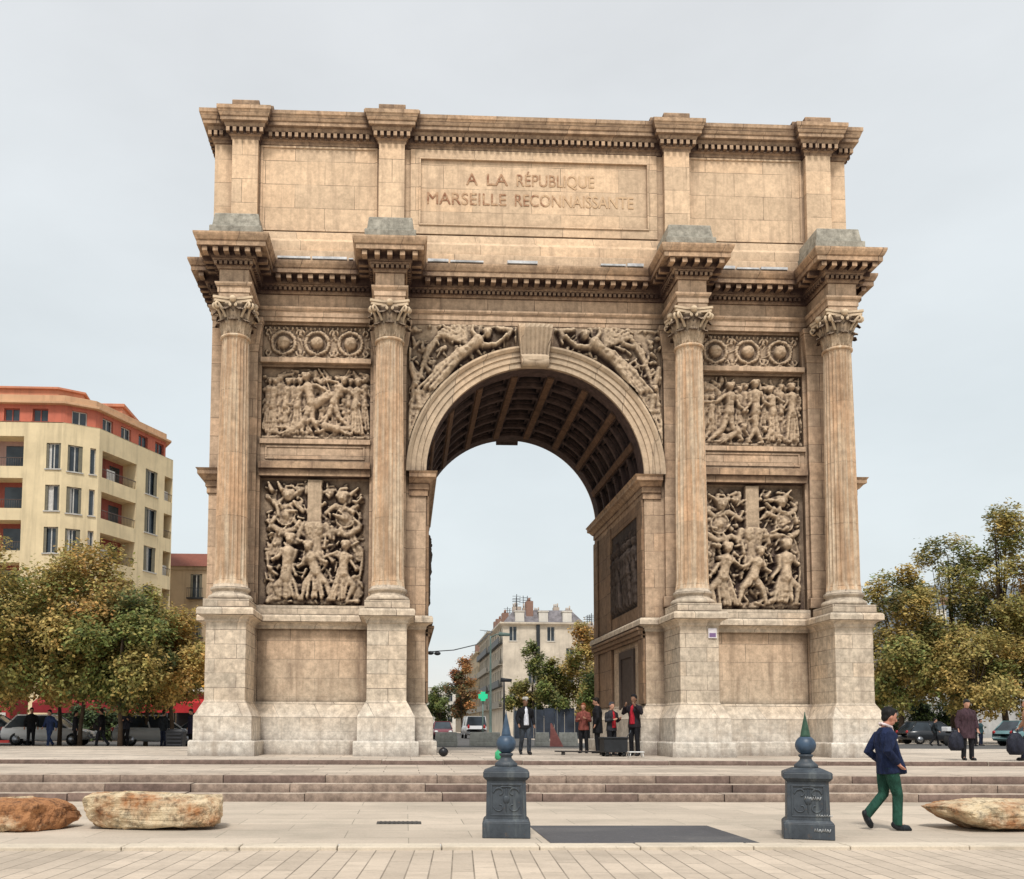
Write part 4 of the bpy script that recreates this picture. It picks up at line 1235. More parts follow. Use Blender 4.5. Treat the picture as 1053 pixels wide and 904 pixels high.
    for q_ in (-1, 1): h.ellipsoid(hd(-.01, q_ * .070, .03), (.035, .018, .055), 10, 8, rot=Rm)
    out_['hair'] = remeshed(h, 'hair', vox)
    if P.get('hat'):
        h = MB(); h.tube([hd(0, 0, .075), hd(0, 0, .09), hd(0, 0, .13), hd(0, 0, .16)], [.10, .105, .10, .06], 18)
        h.tube([hd(.06, 0, .08), hd(.15, 0, .07)], [(.012, .07), (.01, .05)], 12)
        out_['hat'] = remeshed(h, 'hat', vox)
    out_['frame'] = (head, fwd, side, up)
    return out_

def person(tpl, loc, rz, height, label, jacket, trousers, hair=(.02, .015, .012), skin=None, shoe=(.02, .02, .022), hat=None, group=None, tplh=1.75):
    s_ = height / tplh
    def mk(me, name, mat, par):
        o = bpy.data.objects.new(name, me); link(o)
        if not me.materials: me.materials.append(mat)
        o.material_slots[0].link = 'OBJECT'; o.material_slots[0].material = mat
        if par: o.parent = par
        return o
    body = mk(tpl['body'], 'person', skin or skin_a, None)
    body.location = loc; body.rotation_euler = (0, 0, rz); body.scale = (s_, s_, s_)
    tag(body, label, 'person', group)
    mk(tpl['jacket'], 'jacket', cloth(jacket), body); mk(tpl['trousers'], 'trousers', cloth(trousers), body)
    for m_ in tpl['shoe']: mk(m_, 'shoe', cloth(shoe, .5), body)
    if hat and 'hat' in tpl: mk(tpl['hat'], 'hat', cloth(hat), body)
    else: mk(tpl['hair'], 'hair', cloth(hair, .6), body)
    return body
stand_legs = dict(legL=((.02, .10, .48), (-.01, .11, .085), (.14, .13, .035)), legR=((.015, -.10, .48), (-.02, -.11, .085), (.13, -.13, .035)))
POSE = {}
POSE['stand'] = dict(hip=(0, 0, .93), chest=(.01, 0, 1.28), neck=(-.005, 0, 1.485), head=(.02, 0, 1.625), armL=((-.03, .26, 1.12), (.05, .27, .88)), armR=((-.03, -.26, 1.12), (.05, -.27, .88)), **stand_legs)
POSE['hat'] = dict(POSE['stand'], hat=True, legL=((.12, .09, .50), (.05, .10, .10), (.20, .12, .05)), legR=((-.04, -.10, .48), (-.20, -.10, .13), (-.08, -.11, .045)), armL=((-.08, .26, 1.14), (.02, .28, .90)), armR=((.02, -.26, 1.13), (.16, -.25, .92)))
POSE['walk'] = dict(hip=(0, 0, .92), chest=(.03, 0, 1.27), neck=(.02, 0, 1.475), head=(.05, 0, 1.61), legL=((.14, .09, .50), (.20, .09, .09), (.34, .10, .05)), legR=((-.03, -.09, .49), (-.28, -.09, .17), (-.18, -.10, .05)), armL=((-.13, .25, 1.13), (-.10, .26, .88)), armR=((.05, -.25, 1.12), (.20, -.24, .93)))
POSE['hold'] = dict(POSE['stand'], armL=((.02, .25, 1.13), (.27, .14, 1.22)), armR=((.02, -.25, 1.13), (.25, -.10, 1.18)))
POSE['raise'] = dict(POSE['stand'], armL=((.10, .30, 1.22), (.24, .16, 1.44)), armR=((.10, -.30, 1.22), (.24, -.14, 1.44)))
POSE['bend'] = dict(hip=(-.08, 0, .90), chest=(.16, 0, 1.18), neck=(.30, 0, 1.32), head=(.40, 0, 1.42), armL=((.22, .25, .98), (.42, .18, .84)), armR=((.22, -.25, .98), (.42, -.18, .86)), **stand_legs)
POSE['coat'] = dict(POSE['stand'], hem=.62, jr=1.12, head=(.04, 0, 1.60))
TPL = {k: person_meshes(v, .017) for k, v in POSE.items()}

# the man striding past in front
man_pose = dict(hip=(-.01, 0, .90), chest=(-.03, 0, 1.24), neck=(-.015, 0, 1.45), head=(.04, 0, 1.595), legL=((-.03, .085, .50), (-.285, .08, .205), (-.225, .09, .065)), legR=((.085, -.085, .49), (.065, -.09, .095), (.215, -.10, .035)),
    armL=((-.16, .24, 1.10), (.06, .22, .93)), armR=((-.13, -.255, 1.12), (.06, -.185, .93)), hem=.80, hemx=.02, flare=1.08, jr=.97, tw=1.02, hw=1.10, front=([(.02, 0, 1.36), (.05, 0, 1.2), (.075, 0, 1.06), (.115, 0, .94), (.16, 0, .84), (.185, 0, .80)], [(.06, .12), (.075, .16), (.08, .175), (.085, .18), (.07, .175), (.04, .16)]))
mt = person_meshes(man_pose, .011, True)
man = person(mt, (2.60, -15.95, 0.0), 0.0, 1.70, 'man in navy blazer and green trousers striding across the plaza', (.013, .021, .058), (.020, .072, .050), (.012, .010, .010), simple('skin_rosy', (.52, .24, .165), .5, 0, .15, 9, .4), (.018, .022, .026))
head, f_, s_, u_ = mt['frame']
mb = MB()
for q in (-1, 1): mb.ellipsoid(head + f_ * .084 + s_ * q * .033 + u_ * .018, (.010, .012, .008), 8, 6)
mb.build('eyes', simple('dark_eye', (.02, .015, .012), .2), man)
mb = MB(); nk = Vector(man_pose['neck'])       # open shirt collar and front
mb.tube([nk + Vector((-.075, -.02, .055)), nk + Vector((-.04, -.07, .035)), nk + Vector((.055, -.055, .0)), nk + Vector((.095, -.01, -.07))], [.020, .022, .024, .018], 8)
mb.tube([nk + Vector((-.075, .02, .055)), nk + Vector((-.04, .07, .035)), nk + Vector((.055, .055, .0)), nk + Vector((.095, .01, -.07))], [.020, .022, .024, .018], 8)
mb.tube([nk + Vector((.06, 0, .0)), nk + Vector((.115, 0, -.12)), nk + Vector((.125, 0, -.28)), nk + Vector((.13, 0, -.45))], [(.02, .05), (.03, .06), (.03, .05), (.03, .03)], 12)
shm = remeshed(mb, 'shirt', .011)
o = bpy.data.objects.new('shirt', shm); link(o); shm.materials.append(cloth((.62, .52, .52))); o.parent = man
BLK, NAVY, DJ = (.014, .014, .017), (.018, .024, .05), (.03, .045, .09)
TO_CAM = -PI / 2
fp_mesh = None
def front_patch(p, c):
    """the shirt that shows in the open front of a jacket"""
    global fp_mesh
    if fp_mesh is None:
        mb = MB(); mb.tube([(.055, 0, 1.47), (.095, 0, 1.38), (.115, 0, 1.22), (.115, 0, 1.06), (.12, 0, .90)], [(.02, .045), (.05, .06), (.05, .075), (.05, .085), (.04, .085)], 14)
        fp_mesh = remeshed(mb, 'shirt', .015)
    o = bpy.data.objects.new('shirt', fp_mesh); link(o); o.parent = p
    if not fp_mesh.materials: fp_mesh.materials.append(cloth(c))
    o.material_slots[0].link = 'OBJECT'; o.material_slots[0].material = cloth(c)
pc = person(TPL['hat'], (-.33, .1, ZP), TO_CAM + .15, 1.76, 'person in pale cap and white shirt under a black jacket, walking through the arch', BLK, (.05, .06, .075), hat=(.50, .48, .44), skin=skin_b)
front_patch(pc, (.66, .68, .74))
person(TPL['hold'], (1.90, 2.2, ZP), TO_CAM - .5, 1.66, 'person with orange-brown hair and dusty red top standing under the arch', (.24, .075, .06), BLK, (.30, .09, .04))
person(TPL['coat'], (2.33, 2.0, ZP), PI * .9, 1.86, 'tall person in long black coat, back to the standing red-topped one', BLK, BLK)
pb = person(TPL['hold'], (2.22, -.55, ZP), TO_CAM + .5, 1.62, 'shorter person in charcoal jacket open over bright red, just behind the black cart', (.03, .03, .036), BLK, (.06, .06, .07))
front_patch(pb, (.40, .02, .03))
pr = person(TPL['raise'], (2.85, -.85, ZP), -PI * .75, 1.84, 'person in black jacket over a red top with both hands raised to the face', (.022, .018, .022), BLK, BLK, skin=skin_b)
front_patch(pr, (.42, .02, .035))
# right-hand side of the terrace
person(TPL['coat'], (11.15, -4.0, ZP), TO_CAM - .1, 1.66, 'stooped person in long plum-brown coat carrying a black bag', (.060, .034, .042), BLK, (.03, .03, .03))
person(TPL['walk'], (12.75, -4.2, ZP), PI - .35, 1.66, 'person in peach top walking in at the picture edge', (.50, .29, .19), NAVY, (.40, .36, .30))
person(TPL['walk'], (26.9, 24.5, ZT), -.4, 1.62, 'distant person in black walking below the autumn trees', (.02, .026, .03), BLK)
person(TPL['stand'], (28.9, 24.0, ZT), .5, 1.72, 'distant person in dark blue standing by the parked motorbike', (.03, .035, .055), BLK)
person(TPL['stand'], (30.6, 26.0, ZT), -1.0, 1.6, 'distant person in teal jacket beyond the motorbike', (.035, .075, .085), NAVY)
# left-hand side, dark figures in front of the parked cars
for (x, y, h, rz, tp, jc, tc_, lb) in [
    (-20.6, 13.2, 1.75, -1.2, 'stand', BLK, BLK, 'dark figure with long hair in front of the red kiosk end'),
    (-19.55, 12.6, 1.66, -2.0, 'walk', (.03, .05, .13), (.035, .06, .15), 'person in blue denim walking before the parked cars'),
    (-18.75, 13.4, 1.62, .4, 'stand', (.028, .028, .035), BLK, 'person in charcoal coat beside the one in blue denim'),
    (-17.45, 13.0, 1.74, 2.9, 'walk', BLK, (.03, .03, .04), 'person in black walking towards the red kiosk'),
    (-16.45, 13.1, 1.78, -1.4, 'hold', (.03, .032, .045), BLK, 'person with pale hair standing before the silver car'),
    (-14.75, 13.0, 1.66, 1.0, 'stand', (.022, .028, .035), NAVY, 'person in dark jacket beside the black litter bin'),
    (-13.5, 12.9, 1.74, -2.4, 'coat', (.025, .024, .05), BLK, 'person in long dark coat close to the arch base')]:
    person(TPL[tp], (x, y, ZT), rz, h, lb, jc, tc_, hair=(.25, .2, .15) if 'pale hair' in lb else (.02, .016, .014))

# bags, cart, stool, bench, ball
mb = MB(); mb.tube([(0, 0, 0), (0, 0, .10), (0, 0, .34), (0, 0, .48), (0, 0, .52)], [(.14, .10), (.21, .14), (.20, .13), (.12, .07), (.06, .03)], 18)
mb.tube([(-.07, 0, .48), (-.05, 0, .60), (.05, 0, .60), (.07, 0, .48)], .014, 8)
o = mb.build('bag', cloth((.02, .022, .035), .6), loc=(10.80, -4.05, ZP + .26)); tag(o, 'bulging black bag hanging from the hand of the plum-coated person', 'bag')
o = o.copy(); link(o); o.location = (12.25, -4.35, ZP + .16); o.scale = (1.15, 1.1, 1.15); tag(o, 'large black bag carried low by the peach-topped person', 'bag')
mb = MB(); mb.box(-.42, .42, -.28, .28, .14, .62); mb.box(-.45, .45, -.31, .31, .62, .68)
cart = mb.build('cart', simple('black_cart', (.016, .018, .021), .55, 0, .4), bevel=.02, loc=(2.10, -1.35, ZP)); tag(cart, 'low black box cart on small wheels, in the arch passage', 'cart')
cart.rotation_euler = (0, 0, .08); cart.scale = (.85, .85, .84)
for sx in (-1, 1):
    for sy in (-1, 1):
        mb = MB(); mb.tube([(sx * .3, sy * .22 - .03, .075), (sx * .3, sy * .22 + .03, .075)], .075, 14); mb.build('wheel', simple('rubber', (.02, .02, .02), .8), cart)
mb = MB(); mb.tube([(.42, 0, .60), (.60, 0, .85), (.62, 0, .92)], .014, 8); mb.build('handle', iron, cart)
t = empty('stool', (2.52, -2.3, ZP)); tag(t, 'small white folding stool standing before the black cart', 'stool')
mb = MB(); mb.box(-.22, .22, -.14, .14, .14, .17); mb.build('seat', simple('white_plastic', (.72, .72, .70), .5), t, .01)
for sx in (-1, 1):
    for sy in (-1, 1):
        mb = MB(); mb.tube([(sx * .17, sy * .10, .14), (sx * .20, sy * .12, 0)], .013, 8); mb.build('leg', simple('white_plastic', (.72, .72, .70), .5), t)
t = empty('bench', (1.45, .1, ZP)); tag(t, 'long low dark plank bench across the passage', 'bench')
mb = MB(); mb.box(-.85, .95, -.14, .14, .09, .13); mb.build('plank', simple('dark_wood', (.035, .03, .028), .7), t, .008)
for sx in (-1, 1): mb = MB(); mb.box(sx * .6 - .04, sx * .6 + .04, -.12, .12, 0, .09); mb.build('leg', simple('dark_wood', (.035, .03, .028), .7), t)
mb = MB(); mb.tube([(0, 0, 0), (0, 0, .05), (0, 0, .2), (0, 0, .27), (.01, 0, .33)], [(.10, .09), (.15, .12), (.14, .11), (.06, .05), (.09, .06)], 14)
o = mb.build('rubbish_bag', simple('green_plastic', (.05, .42, .19), .35), loc=(-1.60, -4.75, ZP)); tag(o, 'crumpled bright green plastic bag lying near the first bollard', 'bag')
mb = MB(); mb.ellipsoid((0, 0, .13), (.14, .13, .13), 16, 12); mb.tube([(0, 0, .24), (0, 0, .28)], .03, 8)
o = mb.build('rubbish_sack', simple('black_plastic', (.015, .015, .018), .35), loc=(-2.95, -1.9, ZP)); tag(o, 'small round black sack left at the arch foot', 'sack')

# ------------------------------------------------------------------ vehicles
gl = glass_mat('dark_glass'); tyre_m = simple('tyre', (.015, .015, .015), .85); rim_m = simple('alloy', (.35, .36, .38), .35, .8)
lamp_w = simple('headlamp', (.7, .7, .68), .2); lamp_r = simple('tail_lamp', (.35, .02, .02), .25)
def paint(n, c): return simple(n, c, .28, .0, .08, 3, .6)
def car(loc, rz, label, col, van=False, group='parked vehicles'):
    L, Wd = (4.9, .98) if van else (4.1, .86)
    r = empty('van' if van else 'parked_car', loc, rz); tag(r, label, 'van' if van else 'car', group)
    if van: st = [(-2.45, .45, .85, .9), (-2.40, .35, 1.15, .94), (-1.2, .30, 1.18, .98), (0, .30, 1.18, .98), (1.3, .30, 1.15, .98), (1.9, .30, 1.0, .95), (2.35, .38, .85, .88), (2.45, .45, .70, .80)]
    else: st = [(-2.05, .42, .72, .74), (-1.98, .32, .90, .80), (-1.2, .24, .93, .86), (0, .22, .91, .86), (.8, .24, .90, .86), (1.5, .28, .80, .83), (1.92, .36, .70, .76), (2.05, .42, .58, .66)]
    mb = MB(); vs, fs = [], []
    for x, zb, zt, hw in st:
        for y, z in ((-hw * .9, zb), (-hw, zb + .12), (-hw, zt - .18), (-hw * .92, zt - .04), (-hw * .8, zt), (hw * .8, zt), (hw * .92, zt - .04), (hw, zt - .18), (hw, zb + .12), (hw * .9, zb)): vs.append((x, y, z))
    k = 10
    for i in range(len(st) - 1):
        for j in range(k): fs.append((i * k + j, i * k + (j + 1) % k, (i + 1) * k + (j + 1) % k, (i + 1) * k + j))
    fs.append(tuple(range(k))); fs.append(tuple(range(len(st) * k - 1, (len(st) - 1) * k - 1, -1)))
    mb.add(vs, [f[::-1] for f in fs], 0, True)
    zt = 1.95 if van else 1.45
    cb = (-2.36, 1.75, -.90, .90) if van else (-1.85, 1.05, -.78, .78); ct = (-2.25, 1.05, -.80, .80) if van else (-1.35, .25, -.62, .62)
    z0 = 1.15 if van else .88
    mb.box(ct[0] + .02, ct[1] - .02, ct[2] - .02, ct[3] + .02, zt - .015, zt + .05)
    for (xb, xt) in ((cb[0], ct[0]), (cb[1], ct[1]), ((cb[0] + cb[1]) / 2, (ct[0] + ct[1]) / 2)):
        for s_ in (-1, 1): mb.tube([(xb, s_ * cb[3], z0), (xt, s_ * ct[3], zt)], .035, 6)
    mb.build('body', col, r, .0)
    mb = MB(); mb.frustum(cb, ct, z0 - .03, zt); mb.build('window', gl, r)
    for sx, x in ((1, L * .32), (-1, -L * .31)):
        for s_ in (-1, 1):
            wh = MB(); wh.tube([(x, s_ * (Wd - .20), .31), (x, s_ * (Wd - .01), .31)], .31, 20); wo = wh.build('wheel', tyre_m, r)
            rm = MB(); rm.tube([(x, s_ * (Wd - .02), .31), (x, s_ * (Wd + .005), .31)], .19, 14); rm.build('rim', rim_m, wo)
    xe = st[-1][0]
    for s_ in (-1, 1):
        mb = MB(); mb.ellipsoid((xe - .08, s_ * Wd * .68, .64 if not van else .85), (.12, .17, .09), 12, 8); mb.build('headlight', lamp_w, r)
        mb = MB(); mb.ellipsoid((st[0][0] + .05, s_ * Wd * .72, .80 if not van else 1.05), (.08, .12, .11 if not van else .2), 12, 8); mb.build('tail_light', lamp_r, r)
    mb = MB(); mb.box(xe - .10, xe + .03, -.24, .24, .46, .56); mb.build('number_plate', lamp_w, r, .005)
    return r
silver, white, black, red_p, blue_p = paint('silver_paint', (.45, .47, .48)), paint('white_paint', (.74, .74, .74)), paint('black_paint', (.02, .022, .026)), paint('dark_red_paint', (.16, .025, .035)), paint('teal_paint', (.13, .24, .25))
car((-16.0, 16.6, ZT), .35, 'silver hatchback parked under the trees before the red canopies', silver)
car((-21.2, 17.0, ZT), .05, 'white car parked next to the red striped kiosk', white)
car((-14.0, 18.4, ZT), PI - .2, 'black car parked behind the litter bin', black)
car((-24.9, 19.5, ZT), .1, 'dark grey car parked beyond the white one', paint('grey_paint', (.09, .095, .10)))
car((2.2, 56.0, ZT), PI / 2 + .03, 'white van with dark rear windows seen through the arch', paint('dull_white_paint', (.50, .50, .50)), True, 'traffic seen through the arch')
car((-.9, 50.0, ZT), -PI / 2, 'dark red car waiting near the white van', red_p, False, 'traffic seen through the arch')
car((-1.6, 72.0, ZT), PI / 2, 'silver car farther up the avenue', silver, False, 'traffic seen through the arch')
car((33.0, 25.0, ZT), .2, 'pale teal car parked at the right under the autumn trees', blue_p)
car((37.5, 27.5, ZT), .1, 'white car parked behind the pale teal one', white)
car((30.5, 31.0, ZT), .0, 'black car parked under the tall trees', black)
# motorbike
r = empty('motorbike', (28.3, 25.0, ZT), .5); tag(r, 'dark motorbike with a white top box parked on the terrace edge', 'motorbike')
bk = simple('bike_black', (.02, .022, .03), .4)
for x in (-.65, .65):
    mb = MB(); mb.tube([(x, -.05, .31), (x, .05, .31)], .31, 18); mb.build('wheel', tyre_m, r)
mb = MB(); mb.tube([(-.65, 0, .31), (-.4, 0, .55), (.2, 0, .6), (.5, 0, .75), (.65, 0, .31)], .06, 8); mb.tube([(-.1, 0, .35), (.2, 0, .45)], .17, 10); mb.ellipsoid((.15, 0, .82), (.28, .15, .14), 12, 8); mb.build('frame', bk, r)
mb = MB(); mb.ellipsoid((-.35, 0, .80), (.38, .15, .07), 12, 8); mb.build('saddle', tyre_m, r)
mb = MB(); mb.tube([(.5, 0, .75), (.42, 0, 1.02)], .03, 8); mb.tube([(.38, -.34, 1.02), (.42, 0, 1.03), (.38, .34, 1.02)], .02, 8); mb.build('handlebar', bk, r)
mb = MB(); mb.box(-.85, -.5, -.2, .2, .85, 1.12); mb.build('top_box', white, r, .03)

# street clutter behind the arch
conc = simple('concrete', (.34, .35, .32), .9, 0, .35, 4, .2, .3)
for (x, y, L, lb) in ((-1.95, 19.0, 1.15, 'grey concrete barrier block nearest the arch jamb'), (.10, 19.5, 1.6, 'grey concrete barrier block below the white van'), (3.15, 20.0, .75, 'short concrete barrier block behind the capped walker'), (4.55, 20.2, 1.0, 'concrete barrier block next to the tilted warning board')):
    mb = MB(); mb.frustum((-L / 2, L / 2, -.28, .28), (-L / 2, L / 2, -.24, .24), 0, .22); mb.frustum((-L / 2, L / 2, -.22, .22), (-L / 2 + .03, L / 2 - .03, -.11, .11), .22, .72)
    o = mb.build('concrete_barrier', conc, bevel=.02, loc=(x, y, ZT)); tag(o, lb, 'barrier', 'concrete barriers across the street')
mb = MB(); mb.add([(-.35, 0, 0), (.35, 0, 0), (.35, .02, 0), (-.35, .02, 0), (-.28, .2, 1.2), (-.22, .2, 1.2), (-.22, .22, 1.2), (-.28, .22, 1.2)], [(0, 1, 5, 4), (1, 2, 6, 5), (2, 3, 7, 6), (3, 0, 4, 7), (4, 5, 6, 7)], 0)
o = mb.build('warning_board', simple('pale_red_board', (.45, .17, .15), .6), loc=(3.72, 18.8, ZT)); tag(o, 'leaning triangular pale red warning board by the barriers', 'warning board')
hoard = simple('blue_black_hoarding', (.030, .042, .065), .6, 0, .6, .9)
t = empty('hoarding', (0, 0, 0)); tag(t, 'long blue-black hoarding of upright panels below the trees', 'hoarding')
x = 5.9
while x < 14.5:
    mb = MB(); hh = random.uniform(2.55, 2.85); mb.box(x, x + .92, 56.4, 56.45, ZT, ZT + hh); mb.build('panel', hoard, t); x += .95
for k in range(5): mb = MB(); mb.box(5.9 + 2 * k, 6.0 + 2 * k, 56.3, 56.4, ZT, ZT + 2.9); mb.build('post', simple('grey_post', (.12, .13, .14), .5), t)
def lamp_post(loc, h, label, col, arm=0.0, head=True):
    t = empty('street_lamp', loc); tag(t, label, 'street lamp')
    mb = MB(); mb.lathe([(.16, 0), (.16, .5), (.09, .6), (.075, 1.2), (.05, h - .3), (.045, h)], n=12); mb.build('pole', col, t)
    if head:
        mb = MB(); mb.tube([(0, 0, h - .1), (arm * .5, 0, h + .1), (arm, 0, h + .12)], .035, 8); mb.tube([(arm - .2, 0, h + .12), (arm + .45, 0, h + .08)], [(.06, .13), (.03, .09)], 10); mb.build('lamp_head', col, t)
    return t
gp = simple('green_grey_post', (.13, .19, .17), .5); dp = simple('black_post', (.025, .028, .032), .5)
lamp_post((.98, 26.0, ZT), 6.4, 'slim green-grey street lamp in front of the terraced blocks', gp, .7)
lamp_post((1.62, 24.5, ZT), 3.6, 'thick black lamp post beside the pharmacy sign', dp, .0)
lamp_post((-20.4, 8.3, ZP), 3.4, 'plain brown post at the picture edge by the red kiosk', simple('brown_post', (.12, .08, .06), .7), 0, False)
t = empty('pharmacy_sign', (.66, 27.5, ZT)); tag(t, 'bright green shop cross sign on a thin post', 'sign')
gm, nt_, b_ = new_mat('green_cross'); b_.inputs['Base Color'].default_value = (.02, .5, .25, 1); b_.inputs['Emission Color'].default_value = (.03, .75, .35, 1); b_.inputs['Emission Strength'].default_value = .35
mb = MB(); mb.box(-.28, .28, -.06, .06, 2.72, 3.0); mb.box(-.14, .14, -.065, .065, 2.58, 3.14); mb.build('cross', gm, t)
mb = MB(); mb.tube([(0, .1, 0), (0, .1, 2.6)], .04, 8); mb.build('post', gp, t)
# catenary with hanging street lights
pts = [(-9.5 + 21.0 * k / 30, 24 + 50 * k / 30, 5.0 + .9 * ((k / 30 - .28) / .72) ** 2 * 6.0) for k in range(31)]
t = empty('overhead_cable', (0, 0, 0)); tag(t, 'thin sagging cable slung across the avenue behind the arch', 'cable')
mb = MB(); mb.tube([(-8.0, 28, 7.2), (-4.2, 29.5, 6.35), (-2.6, 30.5, 6.25), (-.9, 32, 6.5), (.8, 34.5, 7.1), (2.6, 42, 8.8), (6.4, 101, 15.2)], .035, 6); mb.build('wire', dp, t)
mb = MB()
for x in (-2.9, -2.45, -2.0): mb.ellipsoid((x, 30.4 + (x + 2.9) * .8, 6.20), (.22, .18, .13), 10, 8)
mb.build('lantern', dp, t)
# litter bin
t = empty('litter_bin', (-13.85, 11.6, ZT)); tag(t, 'squat black litter bin with a slatted front at the platform edge', 'litter bin')
mb = MB(); mb.frustum((-.34, .34, -.30, .30), (-.37, .37, -.33, .33), 0, .72)
for k in range(4): mb.box(-.30, .30, -.36, -.33, .12 + .15 * k, .2 + .15 * k)
mb.build('body', simple('bin_black', (.02, .022, .028), .5), t, .02)
mb = MB(); mb.frustum((-.39, .39, -.35, .35), (-.30, .30, -.26, .26), .72, .84); mb.build('lid', simple('bin_black', (.02, .022, .028), .5), t, .02)

# ------------------------------------------------------------------ buildings
def facade(mb, p0, p1, z0, z1, ops, depth=.25, mi=0, rmi=0):
    """wall from p0 to p1 (outside on the right of travel) with openings (u0,u1,za,zb)"""
    p0, p1 = Vector(p0), Vector(p1); L = (p1 - p0).length; d = (p1 - p0) / L; nn = Vector((d.y, -d.x))
    us = sorted({0.0, L, *[o[0] for o in ops], *[o[1] for o in ops]}); zs = sorted({z0, z1, *[o[2] for o in ops], *[o[3] for o in ops]})
    def P(u, z, q=0.0):
        c = p0 + d * u - nn * q
        return (c.x, c.y, z)
    for i in range(len(us) - 1):
        for j in range(len(zs) - 1):
            um, zm = (us[i] + us[i + 1]) / 2, (zs[j] + zs[j + 1]) / 2
            if any(o[0] < um < o[1] and o[2] < zm < o[3] for o in ops): continue
            mb.add([P(us[i], zs[j]), P(us[i + 1], zs[j]), P(us[i + 1], zs[j + 1]), P(us[i], zs[j + 1])], [(0, 1, 2, 3)], mi)
    for o in ops:
        D_ = o[4] if len(o) > 4 else depth
        a, b, za, zb = o[:4]
        mb.add([P(a, za), P(b, za), P(b, zb), P(a, zb), P(a, za, D_), P(b, za, D_), P(b, zb, D_), P(a, zb, D_)], [(0, 1, 5, 4), (1, 2, 6, 5), (2, 3, 7, 6), (3, 0, 4, 7)], rmi)
    return P
def window(P, o, parent, fm, gm_, depth=.22, shutter=None, bars=1, curtain=None):
    a, b, za, zb = o[:4]
    def slab(mb, u0, u1, z0, z1, q0, q1):
        vs = [P(u0, z0, q0), P(u1, z0, q0), P(u1, z0, q1), P(u0, z0, q1), P(u0, z1, q0), P(u1, z1, q0), P(u1, z1, q1), P(u0, z1, q1)]
        mb.add(vs, [(0, 3, 2, 1), (4, 5, 6, 7), (0, 1, 5, 4), (1, 2, 6, 5), (2, 3, 7, 6), (3, 0, 4, 7)])
    mb = MB(); t = .07
    slab(mb, a, b, za, za + t, depth - .05, depth); slab(mb, a, b, zb - t, zb, depth - .05, depth)
    slab(mb, a, a + t, za + t, zb - t, depth - .05, depth); slab(mb, b - t, b, za + t, zb - t, depth - .05, depth)
    for k in range(bars):
        c = a + (b - a) * (k + 1) / (bars + 1); slab(mb, c - .04, c + .04, za + t, zb - t, depth - .05, depth)
    slab(mb, a - .08, b + .08, za - .08, za, -.08, .1)
    w_ = mb.build('window', fm, parent)
    mb = MB(); mb.add([P(a, za, depth), P(b, za, depth), P(b, zb, depth), P(a, zb, depth)], [(0, 1, 2, 3)]); mb.build('pane', gm_, w_)
    if shutter:
        mb = MB()
        for (u0, u1) in ((a - .02, a + (b - a) * random.uniform(.12, .30)), (b - (b - a) * random.uniform(.12, .3), b + .02)): slab(mb, u0, u1, za + .02, zb - .02, .06, .11)
        mb.build('shutter', shutter, w_)
    if curtain and random.random() < .6:
        mb = MB(); slab(mb, a + .05, a + (b - a) * random.uniform(.3, .5), za + .06, zb - .06, depth + -.012, depth - .004); mb.build('curtain', curtain, w_)
def plaster(name, c, v=.18):
    m, nt, b = new_mat(name); tc = N(nt, 'ShaderNodeNewGeometry').outputs['Position']
    col = mix(nt, 1, c, ramp(nt, noise(nt, tc, .6, 6, .65), [(.3, 1 - v), (.7, 1 + v * .4)]), 'MULTIPLY')
    st = ramp(nt, noise(nt, mapping(nt, tc, (1.4, 1.4, .09)), 1.2, 6, .7), [(.50, 0), (.72, .55)])
    col = mix(nt, st, col, tuple(q * .42 for q in c))
    nt.links.new(col, b.inputs['Base Color']); b.inputs['Roughness'].default_value = .9; bump(nt, b, noise(nt, tc, 12, 4), .1, .01); return m
cream, coral, coral2, brownw, wht = plaster('cream_plaster', (.76, .62, .385)), plaster('coral_plaster', (.52, .15, .095)), plaster('orange_band', (.58, .24, .14)), plaster('red_brown_wall', (.30, .08, .06)), plaster('white_trim', (.68, .64, .57))
winf = simple('window_white', (.52, .50, .46), .6); shut = simple('shutter_green', (.17, .155, .11), .7); curt = simple('curtain', (.62, .60, .56), .9)

# cream apartment block with a coral top storey
blk = empty('apartment_block', (0, 0, 0)); tag(blk, 'cream apartment block with coral attic storey and recessed balconies', 'building')
pl = [(-52, 36.5), (-28.35, 36.5), (-26.2, 37.7), (-22.9, 45.5), (-31, 60), (-52, 60)]
mb = MB(); Ps = []; specs = []
front = []; 
for k in range(6):
    zt_, zb_ = 21.35 - 3 * k, 19.5 - 3 * k
    u0 = 52 - 29.47; front.append((u0, u0 + 1.0, zb_, zt_, .22, 'w'))
    front.append((52 - 37.6, 52 - 31.05, zb_ + .15, zt_ + .45, 1.3, 'l'))
    front.append((52 - 41.5, 52 - 40.3, zb_, zt_, .22, 'w'))
Pf = facade(mb, pl[0], pl[1], ZT, 22.85, front)
cham = []
for k in range(6):
    zt_, zb_ = 21.30 - 3 * k, 19.4 - 3 * k
    cham.append((.35, 1.35, zb_, zt_, .22, 'w')); cham.append((1.85, 2.25, zb_, zt_, .22, 'n'))
Pc = facade(mb, pl[1], pl[2], ZT, 22.85, cham)
rt = []
for k in range(6):
    zt_, zb_ = 21.3 - 3 * k, 19.35 - 3 * k
    rt.append((.35, 4.1, zb_, zt_, 1.3, 'l')); rt.append((5.15, 6.6, zb_, zt_, .22, 'w')); rt.append((7.45, 8.45, zb_, zt_, 1.0, 'l'))
Pr = facade(mb, pl[2], pl[3], ZT, 22.85, rt)
facade(mb, pl[3], pl[4], ZT, 22.85, []); facade(mb, pl[4], pl[5], ZT, 22.85, []); facade(mb, pl[5], pl[0], ZT, 22.85, [])
mb.prism(pl, 22.80, 22.845)
mb.build('wall', cream, blk)
